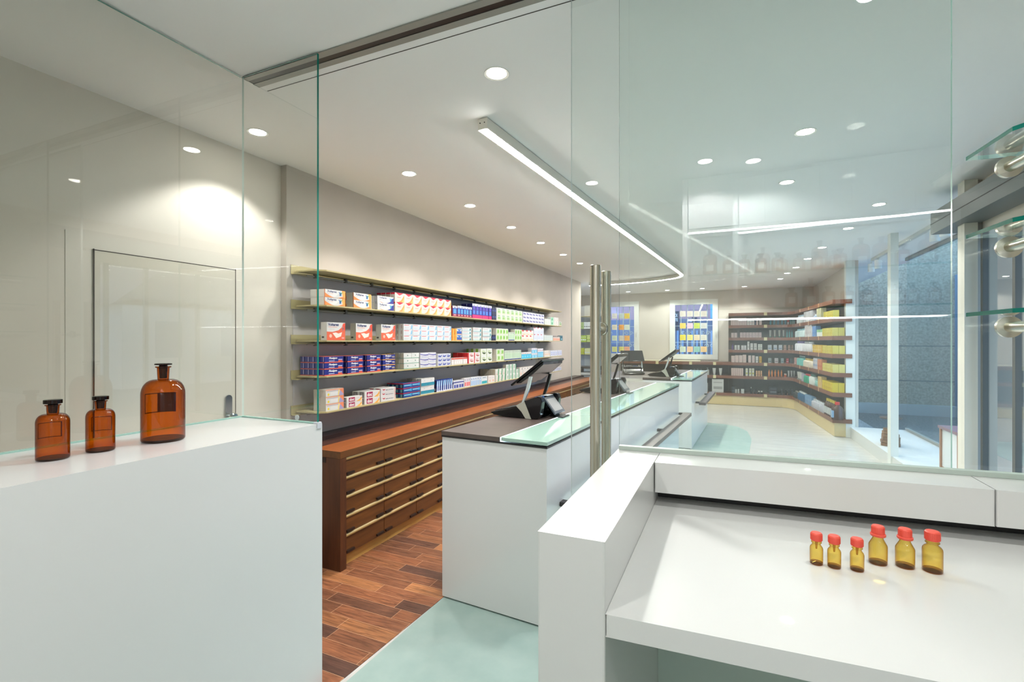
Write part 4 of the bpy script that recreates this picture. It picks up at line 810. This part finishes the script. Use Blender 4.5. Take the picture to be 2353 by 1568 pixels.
onback(0, [(1636, 1663)], 30, 'box', (232, 232, 230), (170, 170, 168), 'large white appliance carton'); onback(0, [(1619.5, 1626.5)], 20, 'box', (228, 228, 226), GY, 'white upright carton')
# window side
YL = (240, 224, 96); YE = (216, 190, 40)
onside(5, seq(1829, 1841, 5, .15), .17, 'bottle', (226, 232, 232), (180, 206, 226), 'white lotion bottle'); onside(5, seq(1845, 1866, 7, .05), .20, 'box', (224, 222, 226), GY, 'tall greyish carton'); onside(5, seq(1866.5, 1874, 3, .1), .12, 'bottle', (180, 200, 226), (230, 236, 240), 'pale blue bottle'); onside(5, seq(1874.5, 1885, 3, .05), .20, 'box', (226, 222, 170), GY, 'pale yellow-grey carton'); onside(5, seq(1890.5, 1913, 10, .04), .115, 'box', YL, YE, 'yellow carton')
onside(4, seq(1828, 1846, 5, .1), .17, 'bottle', (206, 226, 226), (150, 200, 210), 'mint bottle'); onside(4, seq(1847, 1863, 4, .05), .22, 'box', (232, 226, 226), (200, 180, 180), 'off-white carton'); onside(4, seq(1864.5, 1873, 3, .04), .19, 'box', (120, 166, 226), (90, 130, 200), 'sky blue carton'); onside(4, seq(1873.5, 1886, 4, .2), .12, 'jar', (236, 240, 236), (150, 200, 150), 'white jar'); onside(4, seq(1887.5, 1911, 11, .03), .13, 'box', YL, YE, 'yellow carton', 2)
onside(3, seq(1828, 1843, 4, .1), .20, 'bottle', (232, 230, 238), (110, 90, 160), 'white bottle with violet cap'); onside(3, seq(1844, 1862, 5, .12), .19, 'bottle', (230, 228, 232), (200, 200, 206), 'plain white bottle'); onside(3, seq(1865, 1886, 7, .1), .135, 'box', (246, 200, 60), (250, 230, 150), 'golden carton'); onside(3, seq(1888, 1912, 11, .03), .13, 'box', YL, YE, 'yellow carton', 2)
onside(2, seq(1822.5, 1830, 2, .1), .14, 'box', (214, 160, 150), (150, 110, 110), 'dusty pink carton'); onside(2, seq(1831, 1844, 4, .12), .19, 'pump', (110, 196, 186), (226, 240, 236), 'mint pump bottle'); onside(2, seq(1846, 1865, 5, .1), .16, 'bottle', (232, 214, 190), (226, 190, 80), 'cream bottle with gold cap'); onside(2, seq(1866.5, 1876, 3, .04), .19, 'box', (226, 220, 226), (60, 120, 190), 'white-violet tall carton'); onside(2, seq(1876.5, 1886.5, 3, .04), .18, 'box', (234, 150, 100), (200, 90, 60), 'orange carton'); onside(2, seq(1888, 1912, 11, .03), .13, 'box', (244, 230, 130), YE, 'yellow carton', 2)
onside(1, seq(1828, 1839, 4, .1), .16, 'tube', (224, 224, 214), (130, 140, 130), 'off-white tube'); onside(1, seq(1840, 1846, 2, .05), .15, 'box', (200, 196, 216), GY, 'lilac grey carton'); onside(1, seq(1846.5, 1857, 3, .08), .17, 'bottle', (20, 160, 120), (220, 50, 50), 'green bottle with red cap'); onside(1, seq(1858, 1868, 3, .08), .19, 'bottle', (226, 230, 226), (30, 90, 70), 'white bottle with dark green cap'); onside(1, seq(1869, 1876, 3, .1), .13, 'bottle', (150, 206, 196), (190, 226, 220), 'pale green tube bottle'); onside(1, seq(1877, 1886, 3, .04), .19, 'box', (240, 206, 130), (230, 170, 90), 'apricot-yellow carton'); onside(1, seq(1887.5, 1911, 11, .03), .15, 'box', (244, 216, 40), (200, 160, 20), 'yellow carton', 2)
onside(0, seq(1824, 1831, 2, .1), .15, 'bottle', (40, 44, 44), (150, 146, 130), 'dark bottle'); onside(0, seq(1832, 1847, 5, .15), .18, 'bottle', (24, 96, 140), (232, 236, 236), 'dark blue bottle with white cap'); onside(0, seq(1847.5, 1863, 6, .04), .17, 'box', (130, 176, 214), (90, 130, 190), 'light blue carton'); onside(0, seq(1864, 1891, 7, .1), .16, 'bottle', (196, 196, 206), (226, 230, 234), 'white-grey bottle'); onside(0, seq(1892, 1911, 5, .08), .27, 'syrup', (226, 232, 232), (230, 200, 60), 'tall brown syrup bottle with yellow cap'); onside(0, [(1911.5, 1919)], .27, 'syrup', (150, 190, 226), (224, 50, 40), 'tall brown syrup bottle with red cap')

# ---------------------------------------------------------------- small side shelves and tray rack left of the door handles
mDkShelf = M((74, 70, 64), .4)
for i, (z, lbl) in enumerate(((2.058, 'topmost'), (1.772, 'second'), (1.475, 'third'), (1.196, 'lowest'))):
    t = thing('side_shelf', 'short dark metal shelf beyond the long shelves, %s from top of four' % lbl if 0 < i < 3 else 'short dark metal shelf beyond the long shelves, %s of four' % lbl, 'shelf', (-3.25, 10.55, z), 0, 'short dark shelves')
    MB().box(0, .75, 0, .30, -.014, 0, mDkShelf if i else mShelf).build('shelf_board', t); MB().box(.0, .02, .30, .32, -.06, .10, mDkShelf).build('upright_bracket', t); MB().box(.55, .57, .30, .32, -.06, .10, mDkShelf).build('upright_bracket', t)
struct(MB().box(-3.88, -3.02, 10.88, 10.93, 0, CZ - .45, M((150, 146, 138), .6)).build('wall_recess_panel'))
struct(MB().box(-3.02, -2.45, 10.88, 10.93, 0, 2.32, M((176, 170, 156), .6)).build('wall_recess_cream'))
def niche(i, z, a, b_, n, hp, c, c2, look):
    for k, (p, q) in enumerate(seq(a, b_, n, .06)):
        x0, x1 = x_at(p, 10.58), x_at(q, 10.58); o = bpy.data.objects.new('care_carton', prod('box', x1 - x0, hp * .00999, c, c2)); C.objects.link(o); o.location = ((x0 + x1) / 2, 10.63, z + .0008)
        tag(o, '%s%s on the %s short dark shelf' % (look, ', %s from left' % ORD[k + 1] if n > 1 else '', i), 'carton', look + ' row')
niche('second', 1.772, 1323, 1341, 6, 15, (170, 186, 110), (140, 160, 80), 'olive green carton'); niche('second', 1.772, 1341.5, 1357, 4, 15, (232, 232, 222), (130, 130, 120), 'white carton')
niche('third', 1.475, 1322, 1347, 6, 15, (186, 206, 60), (226, 230, 214), 'lime carton'); niche('third', 1.475, 1348, 1356, 2, 16, (214, 220, 130), (150, 170, 60), 'pale lime carton')
niche('lowest', 1.196, 1319.5, 1342, 8, 14.5, (206, 200, 16), (180, 176, 10), 'strong yellow carton'); niche('lowest', 1.196, 1343, 1355, 4, 14, (232, 226, 150), (226, 226, 210), 'cream yellow carton')
t = thing('tray_rack', 'grey rack of letter trays under a dark top, left of the door handles', 'rack', (-3.07, 10.2, 0))
MB().box(0, .62, 0, .5, .90, .94, mDkShelf).build('top_board', t)
for k in range(4):
    z = .34 + .135 * k; MB().box(.105, .585, .02, .45, z, z + .02, M((110, 104, 98), .5)).build('tray_board', t); MB().box(.12, .56, .06, .40, z + .021, z + .07, M((226, 222, 214), .6)).build('paper_pile', t)
MB().box(.08, .10, .02, .45, .0, .90, mDkShelf).build('side_board', t); MB().box(.59, .61, .02, .45, .0, .90, mDkShelf).build('side_board', t)

# ---------------------------------------------------------------- window notes, grilles, outside
NC = [[(196, 190, 176)] * 4, [(248, 200, 90), (226, 190, 206), (190, 206, 70), (206, 206, 200)], [(236, 220, 60), (238, 226, 120), (240, 220, 180), (224, 222, 206)], [(206, 222, 200), (246, 200, 150), (150, 206, 190), (248, 206, 140)]]
NC2 = [[(232, 232, 230), (232, 232, 226), (190, 206, 200), (226, 196, 60)], [(236, 230, 200), (236, 230, 206), (250, 170, 60), (214, 222, 200)], [(214, 222, 190), (214, 226, 200), (226, 216, 196), (250, 180, 80)], [(226, 226, 150), (226, 228, 150), (240, 226, 120), (246, 170, 130)]]
for wi, (cols, rows, cc) in enumerate([([1569, 1585.3, 1601.3, 1617], [721.5, 749, 776, 803], NC), ([1391, 1412, 1427.5, 1440.5], [726.5, 752.5, 777.5, 803], NC2)]):
    for r, py in enumerate(rows):
        for c_, px in enumerate(cols):
            x, z = x_at(px, YB), z_on_y(px, py, YB); s = .069
            m = MB().box(-s, s, -.001, .001, -s, s, M(cc[r][c_], .6)); d = M(tuple(int(v * .8) for v in cc[r][c_]), .6)
            for k in range(3): m.box(-s * .8, s * (.3 + .1 * k), -.0016, -.0011, s * (.4 - .45 * k), s * (.52 - .45 * k), d)
            o = m.build('paper_note', loc=(x, YB + .012, z)); tag(o, 'square paper note, %s row, %s column, %s window' % (ORD[r + 1], ORD[c_ + 1], ('right rear', 'left rear')[wi]), 'paper note', 'paper notes on the %s window' % ('right', 'left')[wi])
mGr = M((214, 226, 238), .4)
def spiral(cx, cz, r, dirn, y, m):
    pts = [(cx + dirn * (r * (1 - k / 22)) * math.cos(k * .45), y, cz + (r * (1 - k / 22)) * math.sin(k * .45)) for k in range(18)]
    m.path(pts, .008, mGr, 6)
for wi, (x0, x1, z0, z1) in enumerate(wins):
    t = thing('window_grille', 'white metal grille with scrolls outside the %s rear window' % ('right', 'left')[wi], 'grille', (0, YB + .16, 0)); m = MB()
    for k in range(7): x = x0 + .06 + (x1 - x0 - .12) * k / 6; MB().box(x - .009, x + .009, -.009, .009, z0 + .02, z1 - .02, mGr).build('bar', t)
    for zz in (z0 + .38, z0 + .80): MB().box(x0, x1, -.006, .006, zz, zz + .012, mGr).build('cross_bar', t)
    s = MB()
    for xx, zz in [(x0 + .14, z0 + .26), (x0 + .34, z0 + .62), (x1 - .26, z0 + .62), (x1 - .16, z0 + .30)]:
        for d_ in (1, -1): spiral(xx + .06 * d_, zz, .055, d_, 0, s)
    s.build('scrolls', t)
YO = 19.0
def OX(px): return x_at(px, YO)
def OZ(px, py): return z_on_y(px, py, YO)
t = thing('shop_building', 'purple and blue shop building across the street, seen through the rear windows', 'building', (0, YO, 0))
def opan(p0, q0, p1, q1, mat, dz=0, nm='wall_panel'):
    return MB().box(OX(p0), OX(p1), -dz, .2 - dz, OZ(p0, q1), OZ(p0, q0), mat).build(nm, t)
opan(1300, 560, 1625, 706, M((150, 190, 226), .5)); opan(1300, 700, 1632, 742, M((166, 132, 150), .6), .02, 'purple_band'); opan(1300, 738, 1660, 792, M((84, 104, 140), .4), .04, 'glazing'); opan(1300, 790, 1660, 860, M((74, 92, 128), .5), .02, 'glazing')
opan(1549, 716, 1560, 760, M((30, 40, 70), .5), .08, 'sign_panel'); opan(1590, 730, 1602, 742, M((24, 40, 80), .5), .08, 'sign_panel'); opan(1632, 560, 1700, 752, M((120, 190, 244), .5), .0, 'light_panel'); opan(1632, 752, 1700, 860, M((60, 70, 100), .5), 0, 'dark_panel')
MB().box(OX(1300), OX(1700), .01, .2, -.1, OZ(1300, 820), M((90, 96, 110), .7)).build('base_wall', t)
for k in range(8): opan(1556 + k * 11, 760, 1560 + k * 11, 840, M((120, 160, 206), .4), .09, 'mullion')
def otext(s_, p0, q0, p1, q1):
    vs, fs = text_geo(s_, .02); m = MB(); a0, a1, b0, b1 = OX(p0), OX(p1), OZ(p0, q1), OZ(p0, q0)
    m.add([(a0 + u * (a1 - a0), -.10, b0 + v * (b1 - b0)) for u, v in vs], fs, M((236, 240, 246), .5)); m.build('lettering', t)
otext('CK', 1550.5, 722, 1558, 729); otext('TE', 1550.5, 732, 1558, 739); otext('SHOP', 1579, 733.5, 1593, 740.5)
asph = noisy('street_asphalt', (58, 66, 70), (128, 136, 136), (1, 1, 1), 30, .9, 8, lo=.3, hi=.7)
struct(MB().box(2.46, 34, -14, 13.15, -.30, -.10, asph).build('ground_street')); struct(MB().box(-30, 34, 13.45, 40, -.30, -.10, asph).build('ground_behind'))
conc = noisy('concrete_wall', (122, 120, 106), (164, 161, 146), (1, 1, 1), 26, .9, 8, lo=.3, hi=.7)
struct(MB().box(1.9, 9.0, 13.201, 13.44, -.1, 5.0, conc).build('wall_concrete_outside'))
w = MB(); 
for z in (.62, 1.38): w.box(1.9, 9.0, 13.195, 13.2005, z, z + .02, M((84, 94, 96), .9))
w.box(1.9, 9.0, 13.0, 13.2005, -.1, .12, M((150, 160, 160), .9)); struct(w.build('trim_concrete_joint'))
struct(MB().box(4.4, 4.6, 9.5, 13.19, -.1, 2.9, M((120, 146, 170), .8)).build('wall_courtyard'))
# house across the street with gabled roof
t = thing('gabled_house', 'pale gabled house across the street, mirrored faintly in the left glass', 'house', (14, 9.3, 0))
MB().box(0, 6, 0, 11, -.1, 2.9, M((196, 196, 190), .8)).build('wall', t)
MB().add([(0, -.3, 2.7), (6, -.3, 2.7), (6, 5, 7.2), (0, 5, 7.2), (0, 11.3, 2.7), (6, 11.3, 2.7)], [(0, 1, 2, 3), (3, 2, 5, 4), (0, 3, 4), (1, 5, 2)], M((150, 132, 124), .8)).build('roof', t)
for k in range(4): MB().box(-.03, -.005, 1 + 2.4 * k, 1.9 + 2.4 * k, .9, 2.2, M((90, 110, 130), .3)).build('window', t)

# ---------------------------------------------------------------- shop window bay and entrance on the right
mPost = M((214, 216, 210), .5)
struct(MB().box(1.68, 1.80, 8.98, 9.10, 0, CZ, mPost).build('trim_post_rear')); struct(MB().box(1.725, 1.80, 6.90, 7.02, 0, CZ, mPost).build('trim_post_middle')); struct(MB().box(1.68, 1.76, 4.86, 4.98, 0, CZ, M((206, 204, 192), .5)).build('trim_post_front'))
struct(MB().box(1.761, 2.60, 4.90, 4.98, 0, CZ, M((150, 146, 136), .6)).build('wall_bay_end'))
struct(MB().box(1.74, 2.44, 4.985, 9.02, 0.0, .165, M((204, 204, 200), .45)).build('window_bay_sill'))
w = struct(MB().box(2.43, 2.47, 4.99, 9.02, .166, .20, mAlu).box(2.43, 2.47, 4.99, 9.02, 2.70, 2.74, mAlu).box(2.43, 2.47, 6.95, 7.0, .20, 2.70, mAlu).build('window_3'))
MB().box(2.446, 2.452, 5.0, 9.0, .20, 2.70, pane_mat('weak_reflection_glass', (.90, .95, .96), refl=.35)).build('pane', w)  # glass reflection set weaker than real to keep the outside view clear
# entrance facade
struct(MB().box(1.80, 1.95, 1.72, 2.86, 0, CZ, mWall).box(1.80, 1.95, 2.86, 4.895, 2.32, CZ, mWall).build('wall_entrance'))
e = thing('entrance_door', 'glazed automatic entrance door with grey header and dark frames, far right', 'door', (1.74, 3.8, 0))
def el(o): o.location = (-1.74, -3.8, 0); return o
mFr = M((74, 78, 76), .45)
h = el(MB().box(1.60, 1.79, 2.30, 5.28, 2.415, 2.60, M((92, 97, 95), .4)).build('header_box', e, bevel=.004)); o = MB().box(1.597, 1.5995, 2.3, 5.28, 2.50, 2.505, mDark).build('header_joint', e); el(o)
el(MB().box(1.66, 1.72, 3.6, 3.9, 2.36, 2.414, mDark).build('sensor', e))
for y in (4.80, 4.35, 3.86, 3.28, 2.90): el(MB().box(1.76, 1.80, y - .018, y + .018, 0.01, 2.32, mFr).build('frame_stile', e))
el(MB().box(1.765, 1.795, 2.90, 4.85, .01, .07, mFr).build('bottom_rail', e)); el(MB().box(1.777, 1.783, 2.91, 4.84, .07, 2.32, mPane2).build('pane', e))
# track spotlights in the bay
t = thing('spotlight_track', 'white ceiling track with cylindrical spotlights above the shop window bay', 'track light', (2.0, 5.0, CZ))
MB().box(-.02, .02, .02, 3.9, -.045, -.001, mTrim).build('rail', t)
for px in (2148, 2172, 2002, 2018):
    y = y_at(px, 2.0) - 5.0
    s = MB().lathe([(0, -.20), (.042, -.20), (.045, -.19), (.045, -.075), (.0, -.07)], M((226, 230, 232), .4), 20, cy=y).build('spot_head', t); MB().box(-.01, .01, y - .01, y + .01, -.08, -.045, mTrim).build('spot_stem', s)
# driftwood and wooden case on the sill
dw = wood('driftwood', (96, 70, 50), (140, 104, 74), 'z'); t = thing('driftwood_sculpture', 'stacked driftwood ornament with upright stick on the white window sill', 'ornament', (1.90, 7.60, .166))
rnd = random.Random(3)
m = MB()
for k in range(6):
    r = .095 - .005 * k; m.prism([(r * (1 + .25 * rnd.random()) * math.cos(a), r * (1 + .25 * rnd.random()) * math.sin(a)) for a in [2 * PI * j / 9 for j in range(9)]], .002 + .037 * k, .036 + .037 * k, dw)
m.build('wood_stack', t, bevel=.006); MB().tube((0, 0, .22), (.01, 0, .62), .03, dw, 10, .022).build('upright_stick', t); MB().lathe([(0, .34), (.11, .345), (.12, .36), (0, .365)], M((70, 56, 50), .5), 20).build('plate', t)
t = thing('wooden_case', 'wooden display case with white front pane on the sill by the front post', 'display case', (1.86, 5.50, .166))
wf = wood('case_wood', (132, 92, 66), (158, 114, 84), 'z')
m = MB(); m.box(0, .32, 0, .42, 0, .03, wf).box(-.01, .33, -.01, .43, .50, .525, M((120, 96, 112), .3)); 
for x, y in ((0, 0), (.29, 0), (0, .39), (.29, .39)): m.box(x, x + .03, y, y + .03, .03, .50, wf)
m.box(.01, .02, .03, .39, .03, .14, wf); m.box(.03, .29, .005, .015, .03, .50, wf); m.build('frame', t); MB().box(.012, .016, .03, .39, .14, .50, M((206, 212, 216), .3)).build('front_pane', t)

# ---------------------------------------------------------------- laboratory furniture behind the camera (mirrored in the fixed glass)
LZ = math.atan2(.228, 1.513); lab0 = (.077, -.745)
def labthing(name, label, cat, lx, ly, lz, group=None):
    c, s = math.cos(LZ), math.sin(LZ); return thing(name, label, cat, (lab0[0] + c * lx - s * ly, lab0[1] + s * lx + c * ly, lz), LZ, group)
mLab = M((232, 234, 236), .35)
for k in range(3):
    t = labthing('wall_cupboard', 'white wall cupboard behind the camera, %s of three, mirrored in the fixed glass' % ('leftmost', 'middle one', 'rightmost')[k], 'cupboard', .52 * k, -.33, 2.35, 'white wall cupboards')
    MB().box(0, .518, 0, .31, 0, .385, mLab).build('cabinet_body', t); MB().box(.003, .515, .311, .329, .002, .383, mLab).build('cupboard_door', t, bevel=.001)
t = labthing('niche_panelling', 'white side and back panels around the laboratory shelf niche behind the camera', 'panelling', 0, 0, 0)
MB().box(-.04, -.005, -.40, .01, .0, 2.73, mLab).build('side_panel', t); MB().box(-.005, 1.58, -.42, -.36, .0, 2.34, M((214, 222, 226), .5)).build('back_panel', t); MB().box(1.58, 1.61, -.40, .0, .0, 2.34, mLab).build('side_panel', t)
for z, lb in ((2.318, 'upper'), (1.655, 'lower')):
    t = labthing('led_profile', 'thin %s white light strip under the laboratory cupboards behind the camera' % lb, 'light strip', 0, -.02, z)
    MB().box(0, 1.36, -.012, .012, .0095, .030, mTrim).build('housing', t); MB().box(0, 1.36, -.010, .010, 0.0, .009, mLedLab).build('diffuser', t)
for z, lb in ((2.005, 'upper'), (1.742, 'lower')):
    t = labthing('glass_rack', '%s glass shelf of amber bottles in the laboratory niche behind the camera' % lb, 'shelf', 0, -.30, z)
    MB().box(0.0, 1.575, 0, .27, -.010, 0, pane_mat('rack_glass' + lb, (.93, .97, .955)), fm=dict(k=mEdge)).build('pane', t)
sm = make_apoth(.040, .145, 0); bgm = make_apoth(.052, .21, 1)
for e_ in (sm, bgm):
    R_ = .040 if e_ is sm else .052
    l_ = MB(); 
    for k in range(8):
        a, b_ = math.radians(60 + 60 * k / 8), math.radians(60 + 60 * (k + 1) / 8); h0, h1 = .03, .075
        l_.add([((R_ + .0006) * math.cos(a), (R_ + .0006) * math.sin(a), h0), ((R_ + .0006) * math.cos(b_), (R_ + .0006) * math.sin(b_), h0), ((R_ + .0006) * math.cos(b_), (R_ + .0006) * math.sin(b_), h1), ((R_ + .0006) * math.cos(a), (R_ + .0006) * math.sin(a), h1)], [(0, 1, 2, 3)], M((232, 230, 222), .6))
    l_.build('paper_label', e_)
first = {}
for z, lbn, xs_ in ((2.006, 'upper', [(.15, 1), (.28, 0), (.39, 0), (.50, 0), (.61, 0), (.875, 1), (1.0, 0), (1.12, 1), (1.35, 0)]), (1.743, 'lower', [(.70, 0), (.82, 1), (.93, 0), (1.04, 0), (1.15, 0), (1.33, 0)])):
    for k, (lx, b_) in enumerate(xs_):
        src = bgm if b_ else sm
        o = src if src not in first.values() and ((b_ not in first)) else copy_tree(src)
        first.setdefault(b_, src)
        c, s = math.cos(LZ), math.sin(LZ); ly = -.14; o.location = (lab0[0] + c * lx - s * ly, lab0[1] + s * lx + c * ly, z); o.rotation_euler = (0, 0, LZ)
        tag(o, '%s labelled amber bottle, %s along the %s laboratory shelf mirrored in glass' % (('small', 'big')[b_], ORD[k + 1], lbn), 'bottle', 'labelled amber bottles behind the camera')
